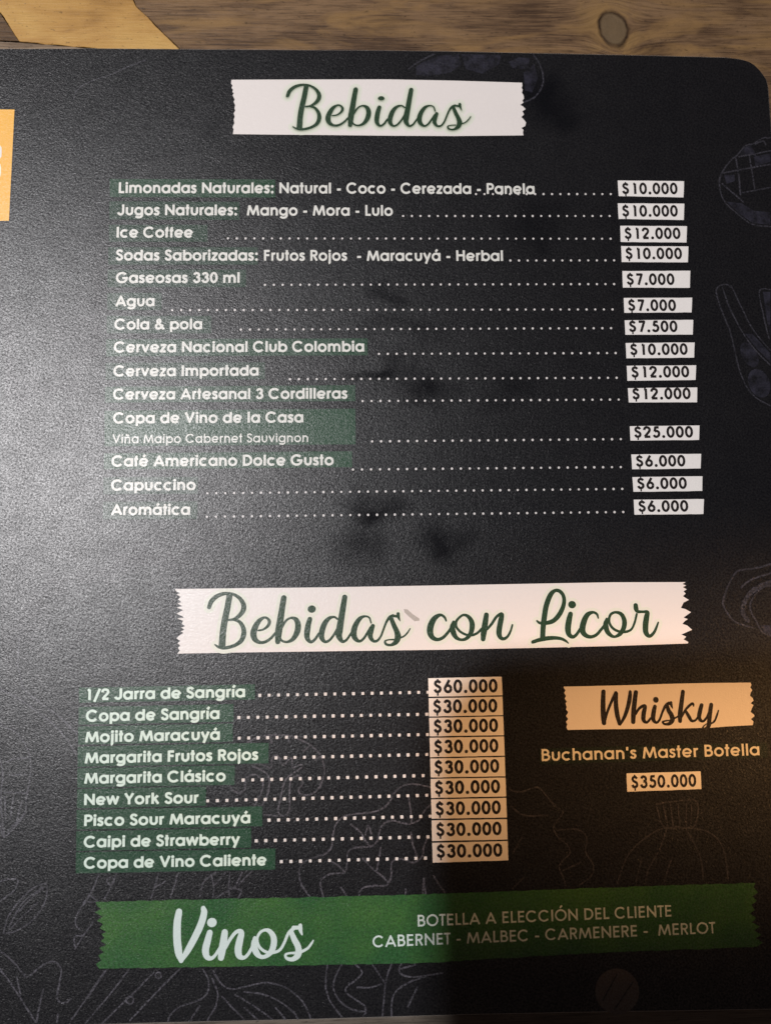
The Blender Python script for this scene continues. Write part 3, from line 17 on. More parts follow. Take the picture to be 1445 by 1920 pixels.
DRAWINGS = {"mushroom": [[0.5, [[-44.18, -75.28], [-43.15, -76.78], [-41.37, -77.68], [-39.98, -76.84], [-39.74, -75.62], [-39.62, -73.89], [-37.6, -72.82], [-35.82, -73.59], [-34.79, -74.97], [-35.04, -76.94], [-36.04, -79.39], [-37.29, -81.33]]], [0.5, [[-32.78, -71.3], [-35.33, -70.13], [-37.62, -69.72], [-37.49, -70.71], [-35.06, -71.75], [-33.28, -73.52], [-33.14, -76.49], [-34.01, -79.43], [-35.27, -81.61]]], [0.5, [[-32.65, -71.3], [-32.4, -68.82], [-31.51, -67.84], [-30.49, -68.36], [-29.21, -70.62], [-28.19, -69.4], [-26.92, -68.67], [-26.66, -71.17], [-25.38, -70.69], [-23.98, -70.47], [-24.36, -71.33], [-27.17, -73.14], [-28.69, -74.6], [-29.45, -77.05], [-30.2, -80.24], [-30.58, -82.45], [-30.19, -83.8]]], [0.496, [[-27.04, -73.64], [-27.42, -75.86], [-27.54, -79.56], [-27.41, -82.02], [-28.17, -83.48], [-29.43, -84.06], [-31.71, -83.89], [-34.5, -83.59]]], [0.503, [[-26.91, -74.14], [-25.38, -73.3], [-24.11, -74.19], [-23.98, -75.68], [-25.0, -77.14], [-24.36, -78.39], [-22.07, -78.56], [-20.03, -77.49], [-18.5, -75.05], [-17.85, -72.33], [-18.22, -69.83], [-19.24, -67.57], [-21.54, -65.28], [-25.13, -63.46], [-27.69, -62.54], [-31.79, -62.21], [-34.86, -62.54], [-37.41, -63.24], [-39.44, -64.33]]], [0.503, [[-21.93, -65.52], [-23.59, -66.74]]], [0.503, [[-32.81, -62.32], [-32.5, -64.33]]], [0.503, [[-27.69, -63.41], [-27.56, -64.29]]], [0.503, [[-19.24, -68.44], [-20.78, -69.41]]]], "lettuce": [[0.5, [[11.9, -77.23], [8.82, -76.58], [5.74, -76.22], [3.27, -76.91], [1.4, -78.51], [0.3, -80.57], [-1.72, -82.6], [-4.8, -83.57], [-9.09, -83.92], [-11.84, -84.31], [-13.99, -85.59], [-15.06, -87.33], [-15.68, -89.96], [-16.15, -92.87], [-18.29, -94.57], [-22.23, -95.65], [-24.35, -97.34], [-24.95, -99.65], [-24.05, -102.56], [-21.94, -105.49]]], [0.496, [[11.82, -81.4], [9.62, -83.72], [8.04, -86.05], [5.58, -86.89], [3.13, -86.54], [0.69, -85.9], [-1.47, -86.74], [-2.71, -88.48], [-3.35, -91.1], [-5.2, -92.67], [-7.94, -92.76], [-10.38, -93.14], [-11.61, -94.43], [-11.78, -97.05], [-12.55, -99.36], [-15.88, -99.57], [-18.31, -100.67], [-19.07, -102.39], [-18.32, -105.58]]], [0.5, [[-10.64, -86.69], [-7.91, -88.95], [-6.71, -91.03], [-5.5, -92.52]]], [0.503, [[5.39, -79.48], [5.94, -83.05], [6.19, -86.6]]], [0.496, [[-16.47, -96.07], [-14.05, -97.58], [-12.55, -99.21]]], [0.496, [[-2.46, -92.88], [-2.95, -95.79], [-3.59, -98.98]]], [0.5, [[-7.51, -95.69], [-4.96, -98.37], [-1.94, -100.76], [-0.45, -102.39]]], [0.496, [[10.41, -90.82], [9.46, -92.85], [9.11, -95.19], [7.86, -96.62], [6.02, -97.16], [4.2, -96.39], [1.77, -96.19], [0.38, -97.32], [0.34, -100.23], [-0.75, -102.82], [-3.79, -103.04], [-6.82, -103.26], [-8.35, -104.38], [-8.51, -105.53]]], [0.5, [[6.0, -89.25], [6.4, -92.49], [7.57, -95.74]]], [0.5, [[11.91, -100.79], [13.24, -102.86], [15.02, -105.22]]], [0.493, [[-13.48, -103.24], [-11.99, -105.44]]], [0.496, [[9.3, -101.46], [8.93, -105.36]]], [0.5, [[9.3, -101.46], [9.69, -105.53]]], [0.5, [[-6.69, -89.56], [-5.75, -86.94], [-5.01, -89.31]]], [0.496, [[4.24, -104.1], [4.22, -105.54]]]], "leafy_stalk": [[0.451, [[-76.45, -122.98], [-80.2, -128.55], [-83.01, -132.17]]], [0.451, [[-70.34, -123.0], [-75.31, -129.15], [-81.43, -136.13]]], [0.451, [[-63.7, -123.88], [-69.93, -129.76], [-77.06, -136.26]]], [0.451, [[-68.93, -130.71], [-69.1, -131.25], [-69.58, -131.58], [-70.19, -131.56], [-70.68, -131.21], [-70.88, -130.66], [-70.71, -130.12], [-70.23, -129.8], [-69.63, -129.81], [-69.13, -130.16], [-68.93, -130.71]]], [0.454, [[-61.67, -124.63], [-61.81, -125.07], [-62.2, -125.33], [-62.68, -125.31], [-63.08, -125.03], [-63.24, -124.59], [-63.1, -124.15], [-62.71, -123.89], [-62.23, -123.91], [-61.83, -124.19], [-61.67, -124.63]]], [0.454, [[-56.83, -123.12], [-62.14, -128.12], [-69.78, -135.77]]], [0.429, [[-79.08, -98.3], [-81.07, -103.3], [-84.69, -108.68]]], [0.429, [[-74.1, -97.96], [-75.89, -102.05], [-77.25, -104.53]]], [0.429, [[-81.06, -103.75], [-79.12, -105.4], [-82.91, -105.31]]], [0.432, [[-63.11, -98.67], [-63.99, -102.33], [-64.89, -104.83]]], [0.432, [[-57.85, -98.79], [-58.52, -101.54], [-59.66, -104.73]]], [0.429, [[-61.17, -100.56], [-64.0, -102.1]]], [0.429, [[-74.9, -100.14], [-75.06, -100.68], [-75.53, -101.0], [-76.12, -100.99], [-76.6, -100.64], [-76.8, -100.1], [-76.63, -99.56], [-76.16, -99.24], [-75.58, -99.25], [-75.09, -99.6], [-74.9, -100.14]]], [0.426, [[-81.29, -103.32], [-82.87, -105.8], [-84.45, -108.5], [-84.84, -110.99], [-83.61, -112.62]]], [0.426, [[-80.24, -110.65], [-82.4, -113.55], [-84.88, -117.34]]], [0.426, [[-82.86, -114.0], [-84.98, -114.17], [-84.9, -116.66]]], [0.423, [[-76.93, -123.4], [-80.76, -128.9], [-85.02, -135.0]]]], "beet_leaf": [[0.451, [[-50.42, -123.76], [-49.16, -126.14], [-49.36, -129.4], [-51.79, -131.19], [-56.67, -132.68], [-59.08, -134.69], [-59.78, -136.29]]], [0.454, [[-48.18, -125.7], [-46.66, -129.47], [-47.11, -132.71], [-49.27, -136.36]]], [0.458, [[-47.96, -123.83], [-45.45, -127.4], [-42.48, -128.65], [-38.05, -127.84], [-33.61, -127.26], [-28.66, -128.56], [-24.7, -131.48], [-22.72, -134.33], [-21.74, -136.58]]], [0.458, [[-39.52, -129.43], [-35.08, -130.02], [-30.63, -131.78], [-26.67, -134.68], [-25.19, -136.58]]], [0.454, [[-45.42, -130.44], [-42.44, -133.54], [-39.47, -136.41]]], [0.454, [[-41.98, -130.07], [-37.03, -132.99], [-32.09, -136.52]]], [0.454, [[-39.49, -133.39], [-36.03, -136.5]]], [0.451, [[-51.28, -132.6], [-54.16, -136.45]]], [0.458, [[-31.12, -133.63], [-28.64, -136.57]]]], "cabbage": [[0.461, [[-17.15, -123.15], [-17.61, -126.1], [-17.62, -129.2], [-16.45, -132.59], [-13.49, -136.45]]], [0.458, [[-13.41, -123.25], [-15.07, -126.17], [-15.68, -128.69], [-14.66, -131.52], [-12.29, -133.83], [-9.32, -135.03], [-6.94, -135.38], [-7.85, -136.47]]], [0.458, [[-9.67, -123.21], [-7.89, -125.23], [-9.55, -127.16], [-11.96, -128.79], [-12.26, -130.19], [-10.19, -131.93], [-7.52, -133.68], [-6.94, -135.1]]], [0.461, [[-5.03, -123.47], [-2.96, -126.5], [-1.49, -128.51]]], [0.461, [[0.08, -123.41], [-1.17, -126.54], [-1.8, -129.63], [-2.14, -132.99], [-2.48, -136.48]]], [0.461, [[-9.12, -129.15], [-5.99, -129.23], [-2.69, -128.48]]], [0.464, [[2.78, -123.39], [2.15, -125.22], [3.34, -126.38], [6.33, -126.89], [9.64, -126.55], [13.87, -126.1]]], [0.461, [[9.34, -126.83], [5.72, -127.86], [2.39, -129.46], [0.57, -131.38], [-0.06, -133.89], [-0.1, -136.55]]], [0.461, [[6.89, -129.58], [5.65, -132.08], [4.41, -134.3]]], [0.461, [[6.69, -123.64], [2.76, -124.67]]]], "herb_sprig": [[0.432, [[-47.55, -98.57], [-50.64, -100.8], [-51.78, -104.91]]], [0.432, [[-48.75, -99.0], [-47.99, -102.25], [-48.2, -105.0]]], [0.432, [[-44.91, -98.63], [-47.76, -101.79]]], [0.432, [[-43.71, -98.66], [-43.91, -102.8], [-43.65, -104.88]]], [0.432, [[-37.7, -98.33], [-41.52, -101.94], [-47.24, -105.02]]], [0.435, [[-40.35, -98.73], [-41.77, -101.47]]], [0.432, [[-43.91, -102.57], [-40.55, -103.34], [-41.25, -105.17]]]], "leaf": [[0.458, [[-103.86, -112.78], [-102.85, -108.73], [-100.4, -105.15], [-96.99, -101.8], [-93.96, -100.49], [-92.75, -100.98], [-93.09, -104.87], [-95.54, -108.91], [-98.75, -111.33], [-101.52, -112.62], [-103.86, -112.78]]], [0.454, [[-93.93, -101.18], [-99.21, -105.4], [-102.51, -111.23]]], [0.454, [[-95.2, -105.27], [-99.08, -108.82], [-102.48, -112.14]]], [0.454, [[-93.45, -101.42], [-96.67, -103.87], [-100.08, -107.43]]], [0.454, [[-105.36, -99.54], [-103.01, -99.02], [-100.64, -99.19], [-101.48, -101.92], [-103.77, -103.7], [-105.14, -104.58]]]], "root": [[0.508, [[-104.61, -117.28], [-102.68, -118.68], [-100.24, -120.99], [-98.04, -123.51], [-96.85, -123.99], [-94.12, -121.82], [-91.36, -120.44], [-89.47, -120.82], [-88.23, -122.65], [-88.6, -125.55], [-89.05, -129.78], [-87.25, -130.95], [-85.42, -129.88]]], [0.504, [[-104.41, -122.0], [-101.95, -124.97], [-98.99, -129.06], [-96.52, -132.68], [-94.56, -135.4]]], [0.508, [[-92.76, -127.23], [-93.56, -130.99], [-94.32, -135.4]]], [0.504, [[-88.79, -133.79], [-88.96, -135.78]]], [0.504, [[-99.89, -124.13], [-98.77, -128.62]]]], "chilli": [[0.464, [[-107.12, -57.54], [-105.8, -58.82], [-103.23, -59.81], [-100.91, -62.36], [-99.21, -65.2], [-98.29, -68.65], [-98.43, -73.31], [-99.21, -77.62], [-99.66, -82.22], [-104.6, -87.92], [-106.0, -84.23]]], [0.461, [[-106.73, -66.94], [-105.74, -71.61], [-106.05, -75.63], [-105.82, -81.17], [-104.61, -87.62]]], [0.461, [[-105.1, -68.21], [-102.61, -67.32], [-99.14, -67.23]]], [0.461, [[-104.01, -71.65], [-99.6, -71.58]]], [0.461, [[-105.39, -76.26], [-99.41, -76.53]]], [0.458, [[-105.03, -77.5], [-104.45, -83.96]]], [0.458, [[-102.68, -77.24], [-103.23, -83.07]]], [0.458, [[-100.42, -78.82], [-101.62, -84.32]]], [0.458, [[-99.66, -82.22], [-104.02, -86.72]]]], "stem_pair": [[0.496, [[-107.51, -48.38], [-102.62, -50.99], [-97.72, -54.24], [-92.81, -58.11], [-88.85, -62.26], [-86.18, -66.38]]], [0.496, [[-102.99, -41.76], [-101.85, -46.24], [-100.8, -48.8], [-96.85, -52.04], [-90.63, -56.57], [-86.03, -61.06]]], [0.496, [[-102.81, -34.05], [-102.99, -41.76]]]], "bread": [[0.501, [[120.94, 115.82], [118.57, 115.8], [115.61, 114.05], [112.71, 113.04], [110.16, 110.07], [108.18, 108.58], [105.11, 104.64], [103.94, 100.72], [105.01, 95.38], [108.95, 91.03], [113.4, 87.67], [118.96, 86.96]]], [0.501, [[104.85, 104.14], [109.85, 105.15], [120.34, 107.18]]], [0.501, [[109.64, 109.32], [110.16, 102.71], [110.28, 97.34]]], [0.504, [[110.6, 109.58], [120.65, 111.62]]], [0.501, [[113.93, 110.09], [114.49, 104.2], [114.87, 99.31]]], [0.501, [[111.02, 97.83], [119.82, 99.58]]], [0.498, [[104.87, 100.73], [108.41, 97.33], [111.07, 94.92]]], [0.504, [[116.07, 113.81], [118.5, 114.81], [119.36, 113.58]]]], "carrot": [[0.424, [[105.6, 67.6], [103.82, 68.54], [101.45, 67.59], [100.88, 65.7], [101.97, 61.0], [104.29, 53.97], [105.31, 48.39], [106.3, 42.37], [108.22, 36.83], [111.17, 33.15], [115.11, 30.85]]], [0.424, [[102.84, 67.59], [104.73, 61.0], [108.36, 53.04], [112.12, 47.44], [115.96, 43.26]]], [0.424, [[105.63, 68.07], [108.41, 61.0], [111.63, 53.96], [116.28, 47.9]]], [0.426, [[117.58, 66.89], [115.28, 67.13], [114.03, 65.71], [114.77, 59.58], [116.07, 51.62]]]], "onion": [[0.565, [[112.06, -16.24], [109.44, -16.98], [106.45, -17.53], [102.48, -18.06], [101.03, -19.21], [99.51, -21.5], [98.16, -24.18], [97.18, -27.42], [98.19, -30.11], [99.99, -32.42], [102.26, -33.59], [105.71, -34.59]]], [0.565, [[111.87, -18.94], [108.46, -19.87], [105.43, -20.99], [102.76, -22.89]]], [0.562, [[111.62, -22.61], [109.23, -22.96], [106.74, -25.05], [105.19, -27.71], [105.23, -30.01], [106.62, -32.7], [107.99, -35.57], [110.63, -36.94]]], [1.413, [[111.68, -21.64], [108.67, -22.57], [106.02, -24.08], [104.11, -26.17], [102.99, -28.45], [102.86, -30.36], [104.09, -32.48]]]], "garlic": [[0.453, [[74.82, -83.04], [80.14, -82.4], [86.23, -82.52], [85.62, -88.55], [83.45, -89.51], [76.61, -89.11], [74.82, -83.04]]], [0.45, [[76.66, -83.33], [77.68, -88.88]]], [0.45, [[78.77, -83.38], [79.26, -88.92]]], [0.453, [[80.9, -83.17], [81.12, -88.71]]], [0.453, [[83.28, -83.22], [82.95, -89.0]]], [0.453, [[84.86, -83.25], [84.3, -88.52]]], [0.45, [[81.35, -89.21], [75.52, -89.84], [69.57, -93.21], [65.71, -97.1], [63.37, -102.49], [62.77, -104.2]]], [0.453, [[82.4, -89.49], [88.67, -90.62], [92.18, -93.7], [93.52, -97.72], [93.92, -103.94]]], [0.45, [[77.36, -89.88], [75.26, -94.83], [71.84, -100.21], [70.59, -104.13]]], [0.45, [[82.89, -90.0], [85.27, -94.55], [86.62, -98.56], [86.85, -103.53]]], [0.447, [[69.87, -97.69], [68.01, -103.58]]], [0.447, [[78.25, -97.88], [75.83, -104.01]]]], "lettuce_leaf": [[0.447, [[33.49, -78.18], [36.6, -79.0], [41.36, -77.83], [43.9, -80.15], [46.41, -83.21], [48.44, -84.76], [45.7, -88.2], [46.63, -91.21], [49.16, -93.26], [49.85, -95.75], [46.87, -98.65], [47.78, -102.12], [48.47, -104.35]]], [0.447, [[46.7, -89.47], [51.93, -89.33], [54.72, -91.39], [54.29, -95.35], [56.23, -98.86], [55.59, -101.81], [52.11, -104.19]]], [0.447, [[33.87, -82.7], [37.45, -85.28], [44.23, -85.42]]], [0.444, [[33.72, -104.49], [36.91, -101.87]]], [0.444, [[47.86, -100.15], [52.61, -98.29]]], [0.447, [[36.74, -91.0], [34.0, -95.4]]]], "tomato": [[0.534, [[47.72, 143.04], [49.46, 140.1], [50.61, 135.77], [49.91, 131.84], [47.6, 128.69], [44.42, 127.09]]]], "rim": [[0.531, [[8.97, 137.7], [11.94, 140.08], [16.75, 142.7]]]], "arc": [[0.29, [[-92.96, 126.6], [-92.0, 129.68], [-88.54, 132.41], [-82.21, 134.78], [-77.64, 137.15], [-71.28, 139.94]]]]}
FILLS = {"bread": [[[105.92, 94.89], [110.57, 94.43], [114.15, 92.02], [119.27, 91.56], [118.99, 87.45], [113.43, 88.15], [108.98, 91.52]], [[114.63, 113.55], [116.26, 109.61], [113.97, 110.58], [110.87, 110.07], [112.44, 112.55]], [[115.32, 109.61], [120.6, 110.87], [120.4, 107.92], [115.59, 106.66]], [[105.52, 103.66], [108.81, 103.68], [108.92, 101.72], [106.28, 100.73]]], "carrot": [[[111.85, 47.63], [112.32, 46.31], [112.48, 45.01], [112.31, 43.9], [111.83, 43.11], [111.11, 42.72], [110.23, 42.8], [109.29, 43.32], [108.41, 44.23], [107.69, 45.42], [107.22, 46.74], [107.06, 48.03], [107.22, 49.15], [107.7, 49.94], [108.42, 50.33], [109.3, 50.26], [110.25, 49.73], [111.13, 48.82]], [[115.18, 38.98], [115.51, 37.46], [115.43, 35.97], [114.96, 34.69], [114.15, 33.78], [113.1, 33.35], [111.94, 33.45], [110.8, 34.07], [109.83, 35.12], [109.13, 36.5], [108.8, 38.02], [108.88, 39.51], [109.35, 40.8], [110.16, 41.71], [111.21, 42.14], [112.38, 42.04], [113.52, 41.43], [114.49, 40.36]], [[115.22, 66.18], [117.53, 66.18], [116.6, 52.56], [115.93, 56.3]], [[108.82, 53.04], [111.11, 53.03], [116.21, 46.97], [116.02, 44.19], [112.18, 48.37]]], "onion": [[[107.72, -33.86], [110.84, -33.9], [110.65, -36.75], [108.76, -35.77]]], "tomato": [[[11.18, 138.5], [13.4, 140.1], [18.58, 142.32], [24.47, 142.78], [25.12, 139.44], [21.76, 136.65], [14.78, 135.41], [11.13, 135.76]], [[25.2, 142.79], [37.73, 142.73], [36.9, 139.57], [31.66, 136.36], [26.56, 137.88]], [[39.87, 140.39], [43.24, 142.01], [46.56, 141.65], [46.07, 138.09], [41.28, 138.23]], [[44.56, 136.89], [47.97, 139.69], [48.92, 134.97], [46.91, 130.24], [44.73, 131.01]]], "garlic": []}
DISC = [[61.48, -132.08], 6.03, [[57.47, -134.21], [61.58, -127.75]], [[60.59, -136.61], [65.9, -129.79]]]
CARD = [[-181.97, 141.84], [-147.36, 142.59], [-115.57, 143.13], [-85.09, 143.61], [-51.08, 143.7], [-24.95, 143.82], [2.2, 143.96], [22.9, 143.88], [44.55, 143.64], [64.64, 143.42], [82.3, 143.21], [98.69, 142.98], [108.52, 142.8], [112.74, 142.34], [114.58, 141.91], [116.08, 141.37], [117.71, 140.24], [119.13, 138.63], [120.21, 137.03], [121.12, 135.33], [121.48, 133.28], [121.52, 119.05], [121.21, 57.28], [120.93, -7.37], [120.84, -53.3], [120.59, -111.44], [120.23, -131.67], [119.54, -134.83], [117.88, -136.98], [115.14, -137.87], [103.69, -137.96], [82.27, -137.69], [52.95, -137.28], [20.99, -136.98], [-1.34, -136.96], [-22.1, -136.97], [-61.8, -136.71], [-103.8, -136.63], [-145.24, -136.49], [-180.73, -136.38]]
YELLOW = [[-144.69, 123.28], [-110.42, 123.27], [-110.64, 88.0], [-145.76, 87.46]]
YWHITE = [[[-120.54, 111.71], [-114.25, 111.76], [-113.74, 111.08], [-113.62, 109.55], [-113.62, 108.2], [-114.07, 107.52], [-120.35, 107.48]], [[-120.28, 105.96], [-114.0, 105.99], [-113.65, 104.98], [-113.56, 102.96], [-113.83, 101.78], [-120.09, 101.74]]]
SMUDGEMARK = [[4.9, -27.88], [5.96, -28.04], [7.46, -29.42], [9.27, -30.65], [9.26, -31.25], [7.89, -31.38], [6.24, -30.0], [5.04, -28.78]]
LOW_GLOSS = [[[-0.65, 43.05], 10.8, 3.4, 0.8], [[12.66, 37.84], 9.2, 6.2, 0.75], [[37.85, 34.52], 9.2, 6.2, 0.5], [[-3.46, 0.03], 8.5, 6.2, 0.85], [[17.2, -8.66], 7.7, 6.2, 0.75], [[45.93, 85.76], 9.2, 9.2, 0.5], [[1.99, 63.95], 6.2, 4.6, 0.5], [[50.69, 128.16], 9.2, 9.2, 0.7], [[-6.61, -7.65], 10.8, 5.4, 0.6], [[6.61, 54.09], 13.9, 3.1, 0.35]]
PLANKS = {"light": [[-115.91, 155.1], [-110.25, 146.26], [-108.48, 146.06], [-96.56, 145.11], [-82.35, 143.94], [-72.15, 142.75], [-60.89, 142.88], [-61.48, 144.11], [-67.19, 149.88], [-71.35, 154.62], [-75.18, 158.31], [-76.73, 162.04], [-121.17, 161.41]], "dark": [[-169.09, 160.73], [-121.41, 161.41], [-116.15, 155.09], [-110.38, 146.35], [-115.71, 146.55], [-168.16, 146.7]], "lower": [[-168.13, 146.35], [-115.7, 146.32], [-108.63, 145.84], [-96.56, 144.9], [-82.35, 143.73], [-73.43, 142.39], [-74.55, 41.34], [-73.99, -42.84], [-188.65, -41.1], [-186.6, 41.69]], "knot": [[-76.48, 162.05], [-74.93, 158.31], [-71.11, 154.62], [-66.95, 149.88], [-61.24, 144.11], [-60.64, 142.53], [-60.67, 41.3], [-57.72, -43.08], [149.9, -46.23], [147.79, 40.65], [146.13, 165.21]], "near": [[-194.31, -41.44], [153.0, -46.73], [151.36, -193.66], [-195.47, -181.3]], "far": [[-174.77, 174.15], [145.5, 179.34], [146.52, 165.77], [-169.92, 161.25]]}
KNOT = [[73.81, 152.9]]
MM = 0.001
CARD_T = 1.0                     # card thickness, mm
C = bpy.context.scene.collection
sc = bpy.context.scene

# ---------------------------------------------------------------- camera
cam_d = bpy.data.cameras.new('camera'); cam = bpy.data.objects.new('camera', cam_d); C.objects.link(cam)
cam_d.sensor_fit = 'HORIZONTAL'; cam_d.sensor_width = 36.0; cam_d.lens = 36.0
cam_d.clip_start = 0.005; cam_d.clip_end = 50
ax = CAM_AXES
M = Matrix(((ax[0][0], ax[1][0], ax[2][0], CAM_LOC[0]*MM),
            (ax[0][1], ax[1][1], ax[2][1], CAM_LOC[1]*MM),
            (ax[0][2], ax[1][2], ax[2][2], (CAM_LOC[2]+CARD_T)*MM),
            (0, 0, 0, 1)))
cam.matrix_world = M
cam_d.dof.use_dof = True
cam_d.dof.focus_distance = 0.2225
cam_d.dof.aperture_fstop = 12
sc.camera = cam

# ---------------------------------------------------------------- world, lamps, exposure
wd = bpy.data.worlds.new('World'); sc.world = wd; wd.use_nodes = True
bg = wd.node_tree.nodes['Background']
bg.inputs['Color'].default_value = (1.0, 0.72, 0.62, 1); bg.inputs['Strength'].default_value = 0.05

def lamp(name, loc, size, size_y, power, color, target=(0, 0, 0)):
    l = bpy.data.lights.new(name, 'AREA'); l.shape = 'RECTANGLE'; l.size = size; l.size_y = size_y
    l.energy = power; l.color = color
    o = bpy.data.objects.new(name, l); C.objects.link(o); o.location = loc
    d = Vector(target)-Vector(loc)
    o.rotation_euler = d.to_track_quat('-Z', 'Y').to_euler()
    return o
lamp('key_lamp', (-0.48, 0.163, 0.885), 0.026, 0.034, 11.0, (1.0, 0.95, 0.93))
wl = bpy.data.lights.new('warm_lamp', 'SPOT'); wl.energy = 255; wl.color = (1.0, 0.50, 0.18)
wl.spot_size = math.radians(3.85); wl.spot_blend = 0.85; wl.shadow_soft_size = 0.03
wo = bpy.data.objects.new('warm_lamp', wl); C.objects.link(wo); wo.location = (1.40, -0.067, 0.46)
wo.rotation_euler = (Vector((0.100, -0.0665, 0))-Vector(wo.location)).to_track_quat('-Z', 'Y').to_euler()
sc.view_settings.view_transform = 'Standard'; sc.view_settings.look = 'None'
sc.view_settings.exposure = 0; sc.view_settings.gamma = 1; sc.view_settings.use_curve_mapping = False

# ---------------------------------------------------------------- node helpers
class NT:
    def __init__(s, name):
        s.m = bpy.data.materials.new(name); s.m.use_nodes = True
        s.t = s.m.node_tree; s.b = s.t.nodes['Principled BSDF']
    def n(s, kind, **kw):
        x = s.t.nodes.new('ShaderNode'+kind)
        for k, v in kw.items(): setattr(x, k, v)
        return x
    def l(s, a, b): s.t.links.new(a, b)
    def coord(s): return s.n('TexCoord').outputs['Object']
    def noise(s, vec, scale, detail=3, rough=.6, dist=0):
        x = s.n('TexNoise'); x.inputs['Scale'].default_value = scale; x.inputs['Detail'].default_value = detail
        x.inputs['Roughness'].default_value = rough; x.inputs['Distortion'].default_value = dist
        s.l(vec, x.inputs['Vector']); return x.outputs['Fac']
    def ramp(s, fac, stops):
        r = s.n('ValToRGB'); e = r.color_ramp.elements
        while len(e) < len(stops): e.new(.5)
        for i, (p, c) in enumerate(stops):
            e[i].position = p; e[i].color = (c[0], c[1], c[2], 1) if not isinstance(c, (int, float)) else (c, c, c, 1)
        s.l(fac, r.inputs[0]); return r.outputs[0]
    def math(s, op, a, b=None, c=None, clamp=False):
        x = s.n('Math', operation=op); x.use_clamp = clamp
        for i, v in enumerate((a, b, c)):
            if v is None: continue
            if isinstance(v, (int, float)): x.inputs[i].default_value = v
            else: s.l(v, x.inputs[i])
        return x.outputs[0]
    def mix(s, fac, a, b, blend='MIX'):
        x = s.n('Mix', data_type='RGBA', blend_type=blend)
        for i, v in ((0, fac), (6, a), (7, b)):
            if isinstance(v, (int, float)): x.inputs[i].default_value = v
            elif isinstance(v, tuple): x.inputs[i].default_value = (v[0], v[1], v[2], 1)
            else: s.l(v, x.inputs[i])
        return x.outputs[2]
    def mapping(s, vec, scale=(1, 1, 1), rot=0, loc=(0, 0, 0)):
        x = s.n('Mapping'); x.inputs['Scale'].default_value = scale; x.inputs['Rotation'].default_value = (0, 0, rot)
        x.inputs['Location'].default_value = loc
        s.l(vec, x.inputs['Vector']); return x.outputs[0]

